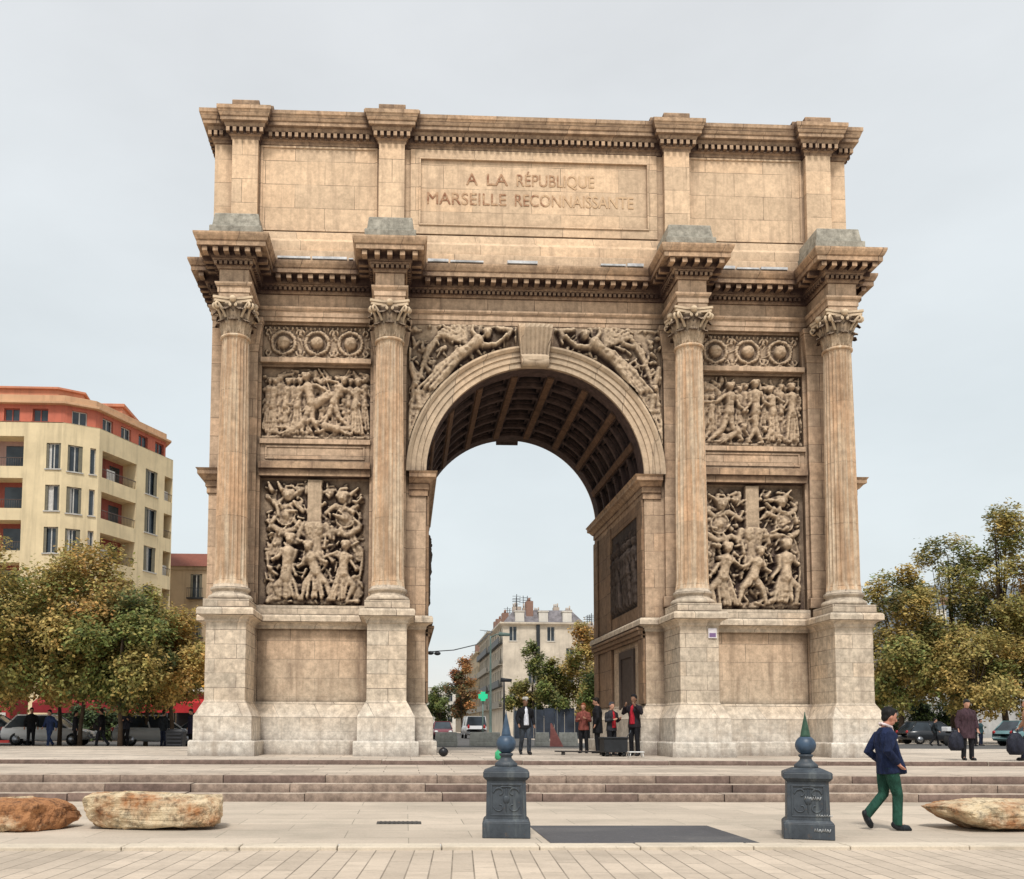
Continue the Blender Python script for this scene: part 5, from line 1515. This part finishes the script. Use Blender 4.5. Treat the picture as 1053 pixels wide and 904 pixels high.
for P_, ops in ((Pf, front), (Pc, cham), (Pr, rt)):
    for o in ops:
        if o[5] == 'l':
            a, b, za, zb, D_ = o[:5]
            m1 = MB(); m1.add([P_(a, za, D_), P_(b, za, D_), P_(b, zb, D_), P_(a, zb, D_)], [(0, 1, 2, 3)]); 
            bal = m1.build('balcony', brownw if random.random() < .8 else plaster('pinkish_wall', (.42, .27, .24)), blk)
            n = max(1, int((b - a) / 1.7))
            for q in range(n):
                m2 = MB()
                u0 = a + (b - a) * (q + .2) / n; u1 = a + (b - a) * (q + .78) / n
                m2.add([P_(u0, za + .02, D_ - .03), P_(u1, za + .02, D_ - .03), P_(u1, zb - .35, D_ - .03), P_(u0, zb - .35, D_ - .03)], [(0, 1, 2, 3)]); m2.build('balcony_door', gl, bal)
            m3 = MB()
            rail = [P_(a, za + .62, .06), P_(b, za + .62, .06)]
            m3.tube(rail, .03, 6)
            for q in range(int((b - a) / .16)): u = a + .16 * (q + .5); m3.tube([P_(u, za, .06), P_(u, za + .62, .06)], .012, 4)
            m3.build('railing', simple('railing', (.12, .09, .08), .6), bal)
            if random.random() < .5:
                m4 = MB(); u0 = a + (b - a) * random.uniform(.05, .5); m4.add([P_(u0, za + .05, .4), P_(u0 + .9, za + .05, .4), P_(u0 + .9, za + .9, .4), P_(u0, za + .9, .4)], [(0, 1, 2, 3)]); m4.build('laundry', curt, bal)
        else: window(P_, o, blk, winf, gl, .22, shut if o[5] == 'w' else None, 1 if o[5] == 'w' else 0, curt)
def inset(poly, d):
    n = len(poly); res = []
    for i in range(n):
        a, b, c = Vector(poly[i - 1]), Vector(poly[i]), Vector(poly[(i + 1) % n])
        d1, d2 = (b - a).normalized(), (c - b).normalized(); n1, n2 = Vector((d1.y, -d1.x)), Vector((d2.y, -d2.x))
        m_ = (n1 + n2) / max(1 + n1.dot(n2), .3); q = b - m_ * d; res.append((q.x, q.y))
    return res
p1 = inset(pl, .55)
mb = MB(); aw = []
for i in range(6):
    L = (Vector(p1[(i + 1) % 6]) - Vector(p1[i])).length
    ops = [] if i > 2 else [(u + .4, u + 1.5, 23.05, 24.0) for u in np.arange(.3, L - 1.6, 2.0)] if L > 3 else [(.5, L - .6, 23.0, 24.0)]
    aw.append((facade(mb, p1[i], p1[(i + 1) % 6], 22.84, 24.3, ops), ops))
mb.build('attic_storey', coral, blk)
for P_, ops in aw:
    for o in ops: window(P_, o, blk, brownw if random.random() < .5 else winf, gl, .2, None, 1)
mb = MB(); mb.prism(inset(pl, .15), 24.28, 24.45); mb.prism(inset(pl, .5), 24.45, 24.98); mb.build('roof_slab', plaster('pale_orange_slab', (.62, .38, .22)), blk, .02)
mb = MB(); mb.prism(inset([(-52, 37.5), (-29.2, 37.5), (-27.5, 38.6), (-27.9, 42), (-33, 58), (-52, 58)], .3), 24.98, 25.66); mb.prism(inset([(-52, 37.5), (-29.2, 37.5), (-27.5, 38.6), (-27.9, 42), (-33, 58), (-52, 58)], .1), 25.66, 25.82)
mb.box(-31.5, -26.9, 45.0, 52.0, 24.98, 26.95); mb.box(-31.7, -26.7, 44.8, 52.2, 26.95, 27.2); mb.build('penthouse', coral2, blk, .02)

# small beige house with a red tiled roof
sb = empty('corner_house', (0, 0, 0)); tag(sb, 'narrow beige house with red tiled roof between the cream block and the arch', 'building')
mb = MB(); ops = [(2.9 + 3.2 * q, 3.9 + 3.2 * q, 14.6 - 3.4 * k - 2.1, 14.6 - 3.4 * k, .2) for k in range(4) for q in range(3)]
Ph = facade(mb, (-25.6, 51.5), (-12, 51.5), ZT, 15.25, ops); facade(mb, (-25.6, 62), (-25.6, 51.5), ZT, 15.25, []); facade(mb, (-12, 51.5), (-12, 62), ZT, 15.25, [])
mb.box(-25.7, -11.9, 51.35, 51.5, 14.95, 15.25)
beige = plaster('beige_plaster', (.46, .345, .225)); mb.build('wall', beige, sb)
for o in ops:
    window(Ph, o, sb, winf, gl, .2, shut, 1)
    mb = MB(); c0, c1 = Ph(o[0] - .2, o[2] - .12, -.55), Ph(o[1] + .2, o[2], 0)
    mb.box(c0[0], c1[0], c0[1], c1[1], o[2] - .12, o[2]); 
    for q in range(9): u = c0[0] + .04 + (c1[0] - c0[0] - .08) * q / 8; mb.tube([(u, c0[1] + .04, o[2]), (u, c0[1] + .04, o[2] + .8)], .015, 4)
    mb.tube([(c0[0], c0[1] + .04, o[2] + .8), (c1[0], c0[1] + .04, o[2] + .8)], .025, 4); mb.build('balcony', dp, sb)
def tiles():
    m, nt, b = new_mat('red_roof_tiles'); tc = N(nt, 'ShaderNodeTexCoord').outputs['Object']
    wv = N(nt, 'ShaderNodeTexWave', i_Scale=2.2); wv.bands_direction = 'X'; nt.links.new(tc, wv.inputs['Vector'])
    c = mix(nt, noise(nt, tc, 3, 6), (.16, .045, .03), (.36, .11, .06)); c = mix(nt, 1, c, ramp(nt, wv.outputs['Fac'], [(0, .5), (.5, 1)]), 'MULTIPLY')
    nt.links.new(c, b.inputs['Base Color']); b.inputs['Roughness'].default_value = .9; bump(nt, b, wv.outputs['Fac'], .6, .06); return m
tl = tiles()
mb = MB(); mb.add([(-25.9, 51.1, 15.22), (-11.7, 51.1, 15.22), (-11.7, 57, 17.4), (-25.9, 57, 17.4), (-25.9, 62.5, 15.22), (-11.7, 62.5, 15.22)], [(0, 1, 2, 3), (3, 2, 5, 4), (0, 3, 4), (1, 5, 2)]); mb.build('roof', tl, sb)

# terraced blocks along the avenue
def terrace_block(x0, x1, y0, y1, h, col, label, seed, end=True):
    rn = random.Random(seed)
    t = empty('terraced_block', (0, 0, 0)); tag(t, label, 'building', 'terraced blocks along the avenue')
    mb = MB(); nf = int((h - 3.6) / 3.05)
    eo = [(.9 + 2.7 * q, 2.0 + 2.7 * q, 4.6 + 3.05 * k, 6.7 + 3.05 * k, .2) for q in range(int((x1 - x0 - 1) / 2.7)) for k in range(nf) if rn.random() < .62] if end else []
    L = y1 - y0
    lo = [(.8 + 2.6 * q, 2.0 + 2.6 * q, 4.4 + 3.05 * k, 6.8 + 3.05 * k, .25) for q in range(int((L - 1) / 2.6)) for k in range(nf)]
    Pe = facade(mb, (x0, y0), (x1, y0), ZT, h, eo); Pl = facade(mb, (x0, y1), (x0, y0), ZT, h, lo); facade(mb, (x1, y0), (x1, y1), ZT, h, []); facade(mb, (x1, y1), (x0, y1), ZT, h, [])
    mb.moulding([(x0, y0), (x1, y0), (x1, y1), (x0, y1)], [(0, h - .5), (.25, h - .35), (.5, h - .2), (.5, h), (0, h + .05)])
    mb.build('wall', col, t)
    for o in eo: window(Pe, o, t, wht, gl, .2, None, 1)
    for k in range(nf):      # the receding front: each storey's windows and balcony rail
        for o in lo:
            if abs(o[2] - (4.4 + 3.05 * k)) > .01: continue
            window(Pl, o, t, wht, gl, .2, shut if rn.random() < .5 else None, 1)
        mb = MB(); mb.box(x0 - .6, x0, y0 + .3, y1 - .3, 4.25 + 3.05 * k, 4.37 + 3.05 * k); mb.box(x0 - .6, x0 - .56, y0 + .3, y1 - .3, 4.37 + 3.05 * k, 5.2 + 3.05 * k); mb.build('balcony', dp if k % 2 else simple('balcony_stone', (.30, .27, .22), .8), t)
    mb = MB(); mb.frustum((x0 + .2, x1 - .2, y0 + .2, y1 - .2), (x0 + 1.8, x1 - 1.8, y0 + 1.8, y1 - 1.8), h + .03, h + 2.0)
    rf = mb.build('roof', simple('slate', (.19, .175, .185), .7, 0, .5, 1.5), t)
    for q in range(int((x1 - x0) / 3.4)):
        xx = x0 + 1.8 + 3.4 * q; mb = MB(); mb.box(xx, xx + 1.3, y0 + .3, y0 + 2, h + .1, h + 1.6); mb.prism([(xx - .1, y0 + .2), (xx + 1.4, y0 + .2), (xx + 1.4, y0 + 2), (xx - .1, y0 + 2)], h + 1.6, h + 1.75); dm = mb.build('dormer', wht, rf)
    for q in range(max(2, int(L / 6))):
        yy = y0 + 1 + q * L / max(2, int(L / 6)); xx = x0 + rn.uniform(.6, 3.5); hh = rn.uniform(2.2, 3.4)
        mb = MB(); mb.box(xx, xx + 1.0, yy, yy + 1.6, h + .2, h + hh)
        for z_ in range(3): mb.tube([(xx + .5, yy + .3 + .5 * z_, h + hh), (xx + .5, yy + .3 + .5 * z_, h + hh + .5)], .13, 8)
        mb.build('chimney', simple('chimney_brick', (.27, .16, .12), .9), rf)
    if end:
        for q in range(5):
            xx = x0 + .8 + (x1 - x0 - 2) * (q + rn.random() * .6) / 5; hh = rn.uniform(1.7, 2.9); mb = MB(); mb.box(xx, xx + rn.uniform(.6, 1.3), y0 + 2.1, y0 + 3.0, h + .2, h + hh)
            for z_ in range(3): mb.tube([(xx + .15 + .25 * z_, y0 + 2.5, h + hh), (xx + .15 + .25 * z_, y0 + 2.5, h + hh + rn.uniform(.3, .7))], .10, 8)
            mb.build('chimney', simple('pale_chimney', (.48, .40, .33), .9), rf)
    for q in range(4 if end else 2):
        xx, yy = x0 + rn.uniform(1, 4), y0 + rn.uniform(1, 5); mb = MB(); mb.tube([(xx, yy, h + 1), (xx, yy, h + 4.3)], .05, 6)
        for z_ in range(3): mb.tube([(xx - .6, yy, h + 3.3 + .35 * z_), (xx + .6, yy, h + 3.3 + .35 * z_)], .03, 5)
        mb.build('aerial', dp, rf)
    return t
lime = plaster('pale_lime_plaster', (.64, .56, .45), .3)
tb = terrace_block(9.7, 21.6, 101.5, 119, 16.4, lime, 'nearest pale terraced block with blank end wall and dark downpipe', 1, True)
mb = MB(); mb.box(14.45, 14.95, 101.2, 101.45, 4, 16.2); mb.build('downpipe', dp, tb)
terrace_block(9.5, 20, 119.3, 140, 16.9, plaster('grey_plaster', (.44, .39, .31), .3), 'second terraced block up the avenue, greyer', 2, False)
terrace_block(9.3, 19, 140.3, 170, 15.4, plaster('sand_plaster', (.52, .42, .28), .3), 'third terraced block up the avenue, sandy', 3, False)
terrace_block(9.2, 18, 170.3, 215, 14.2, plaster('sand2_plaster', (.46, .38, .28), .3), 'farthest terraced block up the avenue, lowest roof', 4, False)
terrace_block(21.9, 40, 103, 125, 14.0, plaster('ochre_plaster', (.50, .38, .22), .3), 'ochre block behind the trees on the avenue corner', 5, True)
mb_ = terrace_block(59.5, 84, 82, 100, 14.5, plaster('pale_grey_plaster', (.40, .40, .39), .3), 'pale block with tall slate roof behind the autumn trees', 6, True)
for ch in mb_.children:
    if ch.name.startswith('roof'):
        m_ = MB(); m_.frustum((59.6, 84, 82.1, 99.9), (61.5, 82, 84, 98), 14.53, 19.5); nm = m_.mesh('tall_roof'); nm.materials.append(simple('blue_slate', (.19, .22, .25), .7, 0, .4, 1.2)); ch.data = nm
# low white building far down the avenue
t = empty('far_house', (0, 0, 0)); tag(t, 'tiny pale flat-roofed house at the far end of the avenue', 'building')
mb = MB(); fo = [(1 + 3 * q, 2.4 + 3 * q, 3 + 3 * k, 5 + 3 * k, .2) for q in range(4) for k in range(3)]; Pq = facade(mb, (-2, 235), (12, 235), ZT, 13, fo); facade(mb, (-2, 250), (-2, 235), ZT, 13, []); mb.prism([(-2, 235), (12, 235), (12, 250), (-2, 250)], 12.9, 13.0); mb.build('wall', wht, t)
for o in fo: window(Pq, o, t, winf, gl, .2)
# shop canopies at the foot of the cream block
red = simple('red_canvas', (.44, .018, .022), .7, 0, .25, 2); red2 = simple('dark_red_canvas', (.26, .015, .02), .7, 0, .3, 2)
for i, (x0, x1, y, z, mt_, lb) in enumerate([(-27.9, -25.2, 31.6, 3.55, red2, 'dark red shop canopy next to the striped kiosk'), (-25.0, -22.3, 31.8, 3.55, red2, 'second red shop canopy from the kiosk, in dark red canvas'), (-22.1, -19.7, 32.0, 3.6, red, 'bright red shop canopy above the silver car'), (-19.5, -17.0, 32.0, 3.6, red, 'bright red shop canopy nearest the arch')]):
    t = empty('shop_canopy', (0, 0, 0)); tag(t, lb, 'canopy', 'red shop canopies')
    mb = MB(); mb.add([(x0, y, z - .65), (x1, y, z - .65), (x1, y + 2.6, z + .25), (x0, y + 2.6, z + .25), (x0, y, z - 1.3), (x1, y, z - 1.3), (x0, y + 2.6, z - .5), (x1, y + 2.6, z - .5)], [(0, 1, 2, 3), (4, 5, 1, 0), (0, 3, 6, 4), (1, 5, 7, 2)]); mb.build('canvas', mt_, t)
    for xx in (x0 + .05, x1 - .05): mb = MB(); mb.tube([(xx, y + .05, ZT), (xx, y + .05, z - .7)], .04, 8); mb.build('post', dp, t)
    mb = MB(); mb.box(x0, x1, y + 2.65, y + 2.75, ZT, z + .3); mb.build('shopfront', simple('dark_shopfront', (.03, .03, .035), .4, 0, .8, 1.2), t)
t = empty('shop_canopy', (0, 0, 0)); tag(t, 'small amber canopy with white band beside the arch base', 'canopy')
mb = MB(); mb.add([(-19.2, 32.6, 4.0), (-15.8, 32.6, 4.0), (-15.8, 34.8, 4.9), (-19.2, 34.8, 4.9)], [(0, 1, 2, 3)]); mb.build('canvas', simple('amber_canvas', (.62, .30, .04), .7, 0, .3, 2), t)
mb = MB(); mb.box(-19.2, -15.8, 32.5, 32.6, 3.62, 3.95); mb.build('band', wht, t)
for xx in (-19.1, -15.9): mb = MB(); mb.tube([(xx, 32.6, ZT), (xx, 32.6, 3.7)], .05, 8); mb.build('post', dp, t)
t = empty('kiosk', (0, 0, 0)); tag(t, 'red street kiosk with orange and white striped front', 'kiosk')
mb = MB(); mb.box(-30.6, -26.3, 24.5, 27, ZT, 3.55); mb.box(-30.8, -26.1, 24.2, 27.2, 3.55, 3.85); mb.build('body', simple('kiosk_red', (.36, .03, .025), .6, 0, .3, 2), t)
mb = MB(); mb.box(-30.4, -26.5, 24.42, 24.5, 1.95, 2.15); mb.box(-30.4, -26.5, 24.42, 24.5, 1.25, 1.35)
mb.build('white_band', wht, t)
mb = MB(); mb.box(-28.1, -27.7, 24.40, 24.5, 2.2, 3.5); mb.box(-27.2, -26.9, 24.40, 24.5, 2.2, 3.5); mb.build('orange_strip', simple('kiosk_orange', (.65, .22, .05), .5), t)
mb = MB(); mb.box(-29.9, -28.4, 24.40, 24.5, 2.3, 3.3); mb.build('window', gl, t)

# ------------------------------------------------------------------ trees
def leaf_mat(name):
    m, nt, b = new_mat(name)
    at = N(nt, 'ShaderNodeAttribute'); at.attribute_name = 'leafcol'
    nt.links.new(at.outputs['Color'], b.inputs['Base Color']); b.inputs['Roughness'].default_value = .65; b.inputs['Specular IOR Level'].default_value = .25
    tr = N(nt, 'ShaderNodeBsdfTranslucent'); nt.links.new(at.outputs['Color'], tr.inputs['Color'])
    ms_ = N(nt, 'ShaderNodeMixShader'); ms_.inputs[0].default_value = .4
    o = nt.nodes['Material Output']; nt.links.new(b.outputs[0], ms_.inputs[1]); nt.links.new(tr.outputs[0], ms_.inputs[2]); nt.links.new(ms_.outputs[0], o.inputs[0]); return m
LEAF = leaf_mat('leaves'); bark = simple('bark', (.10, .075, .055), .9, 0, .45, 6, .1, .5)
G, DG, OL, YB, OR, RU = (.20, .25, .075), (.085, .12, .06), (.38, .32, .11), (.62, .45, .16), (.58, .31, .11), (.42, .16, .08)
def tree(name, loc, h, rx, ry, z0, pal, seed, n=9000, leaf=.15, label='', group=None, blobs=26, trunk=.14, lift=0, shape=1.0):
    """tapered trunk with limbs; crown of leaf quads gathered in clumps of different tints"""
    rn = np.random.default_rng(seed); rr = random.Random(seed)
    t = empty(name, loc); tag(t, label, 'tree', group)
    hc = h - z0; czm = z0 + hc * .48
    mb = MB()
    mb.tube([(0, 0, -.1), (.02, .01, z0 * .5), (rr.uniform(-.1, .1), rr.uniform(-.1, .1), z0), (rr.uniform(-.2, .2), rr.uniform(-.2, .2), czm), (rr.uniform(-.3, .3), 0, z0 + hc * .85)], [trunk * 1.25, trunk, trunk * .85, trunk * .55, trunk * .15], 10)
    n = int(n * 1.7); leaf *= .70
    cs = []
    for i in range(blobs):
        u = rr.uniform(0, 2 * PI); q = rr.random(); zz = (i + .5) / blobs
        env = math.sin(PI * (zz * .86 + .10)) ** (.62 * shape)
        e = (.30 + .70 * math.sqrt(q)) * env * .82
        cs.append((math.cos(u) * rx * e, math.sin(u) * ry * e, z0 + hc * (.06 + .88 * zz), (.20 + .16 * rr.random()) * min(rx, hc * .5) * (1.25 - .55 * abs(zz - .4))))
    for c in cs:
        if rr.random() < .7:
            zb = min(c[2] - .2, z0 + (c[2] - z0) * rr.uniform(.1, .5)); mb.tube([(0, 0, zb), (c[0] * .5, c[1] * .5, (zb + c[2]) / 2 + .1), (c[0] * .95, c[1] * .95, c[2])], [trunk * .35, trunk * .22, trunk * .06], 6)
    mb.build('trunk', bark, t)
    cs = np.array(cs); wts = cs[:, 3] ** 2; wts /= wts.sum()
    sub = 5
    nt_ = n // sub; ci = rn.choice(len(cs), nt_, p=wts)
    d = rn.normal(size=(nt_, 3)); d /= np.linalg.norm(d, axis=1)[:, None]
    rad = cs[ci, 3] * (.35 + .85 * rn.random(nt_) ** .7) * np.where(rn.random(nt_) < .07, 1.25, 1.0)
    tw = cs[ci, :3] + d * rad[:, None] * np.array([1, 1, .8])            # twig centres
    P_ = np.repeat(tw, sub, 0) + rn.normal(size=(nt_ * sub, 3)) * leaf * 1.15
    k = len(P_)
    a = rn.normal(size=(k, 3)); a /= np.linalg.norm(a, axis=1)[:, None]
    b_ = np.cross(a, rn.normal(size=(k, 3))); b_ /= np.linalg.norm(b_, axis=1)[:, None]
    s_ = leaf * (.55 + .7 * rn.random(k))[:, None]
    outw = P_ - np.array([0, 0, czm - .2 * hc]); outw /= np.linalg.norm(outw, axis=1)[:, None] + 1e-6
    nrm = outw * .55 + np.array([0, -.12, .6]) + rn.normal(size=(k, 3)) * .42; nrm /= np.linalg.norm(nrm, axis=1)[:, None]
    a = a - nrm * (a * nrm).sum(1)[:, None]; a /= np.linalg.norm(a, axis=1)[:, None] + 1e-6
    b_ = np.cross(nrm, a)
    quad = np.stack([P_ - a * s_, P_ + b_ * s_ * .62 - a * s_ * .1, P_ + a * s_, P_ - b_ * s_ * .62 + a * s_ * .1], 1)
    pal = np.array([list(p[0]) for p in pal]), np.array([p[1] for p in pal], float)
    pw = pal[1] / pal[1].sum()
    base = pal[0][rn.choice(len(pw), len(cs), p=pw)]
    twc = pal[0][rn.choice(len(pw), nt_, p=pw)]
    col = base[ci] * .5 + twc * .5
    col = np.repeat(col, sub, 0) * (.45 + 1.0 * rn.random(k))[:, None]
    me = bpy.data.meshes.new('crown')
    me.vertices.add(k * 4); me.vertices.foreach_set('co', quad.reshape(-1)); me.loops.add(k * 4); me.loops.foreach_set('vertex_index', np.arange(k * 4, dtype=np.int32))
    me.polygons.add(k); me.polygons.foreach_set('loop_start', np.arange(0, k * 4, 4, dtype=np.int32)); me.polygons.foreach_set('loop_total', np.full(k, 4, dtype=np.int32))
    me.update(); me.validate()
    ca = me.color_attributes.new('leafcol', 'FLOAT_COLOR', 'CORNER')
    ca.data.foreach_set('color', np.repeat(np.concatenate([col, np.ones((k, 1))], 1), 4, 0).reshape(-1).astype(np.float32))
    me.materials.append(LEAF)
    o = bpy.data.objects.new('crown', me); link(o); o.parent = t
    return t
ga = 'autumn plane trees on the left'
PA = [(OL, 3), (YB, 2.6), (G, 2.0), (DG, .4), (OR, .4)]
tree('plane_tree', (-21.9, 11.0, ZT), 9.0, 3.3, 3.3, 1.9, PA, 1, 15000, .135, 'broad olive-yellow tree at the picture edge in front of the cream block', ga, 34, .095)
tree('plane_tree', (-18.4, 13.0, ZT), 9.3, 3.0, 3.0, 1.9, [(OL, 3), (YB, 2.5), (G, 1), (OR, .6), (DG, .6)], 2, 14000, .135, 'tallest yellow-brown tree covering the middle of the cream block', ga, 32, .095)
tree('plane_tree', (-16.2, 11.5, ZT), 6.6, 2.5, 2.4, 1.8, [(G, 3), (OL, 2), (YB, 1), (DG, 1)], 3, 11000, .13, 'rounded greener tree below the balconies of the cream block', ga, 26, .095)
tree('plane_tree', (-14.4, 13.0, ZT), 6.0, 2.2, 2.2, 1.9, [(YB, 2), (OL, 2), (OR, 1.2), (G, .8)], 4, 9000, .13, 'smaller rusty-edged tree closest to the arch base', ga, 24, .095)
tree('plane_tree', (-24.5, 17.0, ZT), 8.6, 3.0, 3.0, 2.05, [(OL, 2), (G, 2), (DG, 1.5), (YB, 1)], 5, 10000, .15, 'darker olive tree standing behind the one at the picture edge', ga, 28, .095)
tree('plane_tree', (-20.2, 15.5, ZT), 8.4, 2.4, 2.4, 2.05, [(YB, 2), (OL, 3), (OR, .6), (G, 1)], 21, 10000, .14, 'yellowish tree filling the gap between the edge tree and the tallest one', ga, 28, .095)
tree('plane_tree', (-16.3, 15.8, ZT), 7.6, 2.2, 2.2, 2.05, [(OL, 3), (YB, 2), (G, 1.5)], 22, 9000, .14, 'olive tree behind the rounded greener one', ga, 26, .095)
gb = 'autumn trees on the right'
tree('autumn_tree', (31.2, 36.0, ZT), 13.0, 3.0, 3.0, 2.2, [(OL, 3), (YB, 2.4), (G, 1.5), (DG, .4)], 6, 13000, .19, 'olive tree with a thin pointed top next to the arch on the right', gb, 34, .2)
tree('autumn_tree', (36.2, 38.0, ZT), 15.9, 3.1, 3.1, 3.0, [(DG, 1), (G, 2), (OL, 2.5), (YB, 1)], 7, 9500, .19, 'airy dark green tree with sky showing between its clumps', gb, 32, .2)
tree('autumn_tree', (39.5, 37.0, ZT), 18.0, 3.2, 3.2, 3.0, [(G, 2), (DG, .8), (OL, 3), (YB, 1.6)], 8, 14000, .19, 'tallest of the right-hand trees, green with an olive middle', gb, 38, .22)
tree('autumn_tree', (42.2, 34.0, ZT), 15.0, 3.3, 3.3, 2.2, [(OR, 3), (YB, 3), (OL, 1.2), (RU, .5)], 9, 15000, .18, 'orange-brown tree cut by the right picture edge', gb, 36, .2)
tree('autumn_tree', (34.6, 33.0, ZT), 8.2, 3.4, 2.8, 1.9, [(OL, 3), (YB, 2.5), (G, 1.2), (DG, .4)], 10, 10000, .17, 'low spreading olive tree in front of the airy green one', gb, 32, .16)
tree('autumn_tree', (38.6, 32.0, ZT), 7.4, 3.0, 2.6, 1.8, [(DG, .6), (OL, 2.5), (YB, 1.5), (G, 1), (OR, .8)], 11, 9000, .17, 'low bushy tree below the tallest one', gb, 28, .16)
tree('autumn_tree', (29.4, 38.5, ZT), 7.8, 2.6, 2.6, 1.6, [(OL, 2), (G, 2), (YB, 1.2)], 12, 9000, .18, 'low olive tree tucked behind the arch corner', gb, 24, .15)
tree('hedge', (36.0, 46.0, ZT), 3.4, 9.5, 1.2, .2, [(DG, 4), (G, 1.5), ((.03, .05, .05), 2)], 40, 9000, .2, 'long dark hedge beneath the autumn trees', None, 60, .08)
tree('hedge', (-23.5, 30.0, ZT), 2.2, 3.5, .8, .1, [(DG, 4), (G, 1)], 41, 3000, .16, 'dark clipped hedge beside the red kiosk', None, 24, .06)
gc = 'trees along the avenue'
tree('avenue_tree', (12.6, 56.0, ZT), 11.0, 2.6, 2.6, 1.8, [(OR, 1), (YB, 2), (OL, 3), (G, 1.5)], 13, 9000, .20, 'bronze and olive tree seen through the arch by its jamb', gc, 28, .16)
tree('avenue_tree', (10.0, 57.5, ZT), 7.6, 1.9, 1.9, 1.8, [(G, 3), (OL, 2), (DG, 1)], 14, 6000, .20, 'green tree beside the bronze and olive one, above the hoarding', gc, 20, .12)
tree('avenue_tree', (7.9, 58.5, ZT), 9.4, 1.5, 1.5, 1.8, [(G, 2), (OL, 2), (DG, 1.5)], 15, 4200, .19, 'thin young green tree above the capped walker', gc, 18, .10)
tree('avenue_tree', (13.4, 52.0, ZT), 6.6, 2.0, 2.0, 1.0, [(DG, 3), (G, 2)], 16, 6000, .18, 'dark evergreen below the bronze and olive tree', gc, 18, .12)
tree('avenue_tree', (6.9, 59.5, ZT), 5.4, 1.4, 1.4, 1.4, [(G, 2), (OL, 2), (YB, 1)], 17, 4200, .18, 'small olive tree at the end of the hoarding', gc, 16, .1)
tree('avenue_tree', (3.6, 96.0, ZT), 10.6, 2.2, 2.2, 2.2, [(RU, 2), (OR, 1), (DG, 2)], 18, 5000, .24, 'red-brown tree at the mouth of the avenue', gc, 20, .16)
tree('avenue_tree', (1.6, 120.0, ZT), 8.0, 2.4, 2.4, 1.5, [(DG, 2), (G, 2), (OL, 1)], 19, 3500, .26, 'dark green tree far down the avenue', gc, 16, .16)
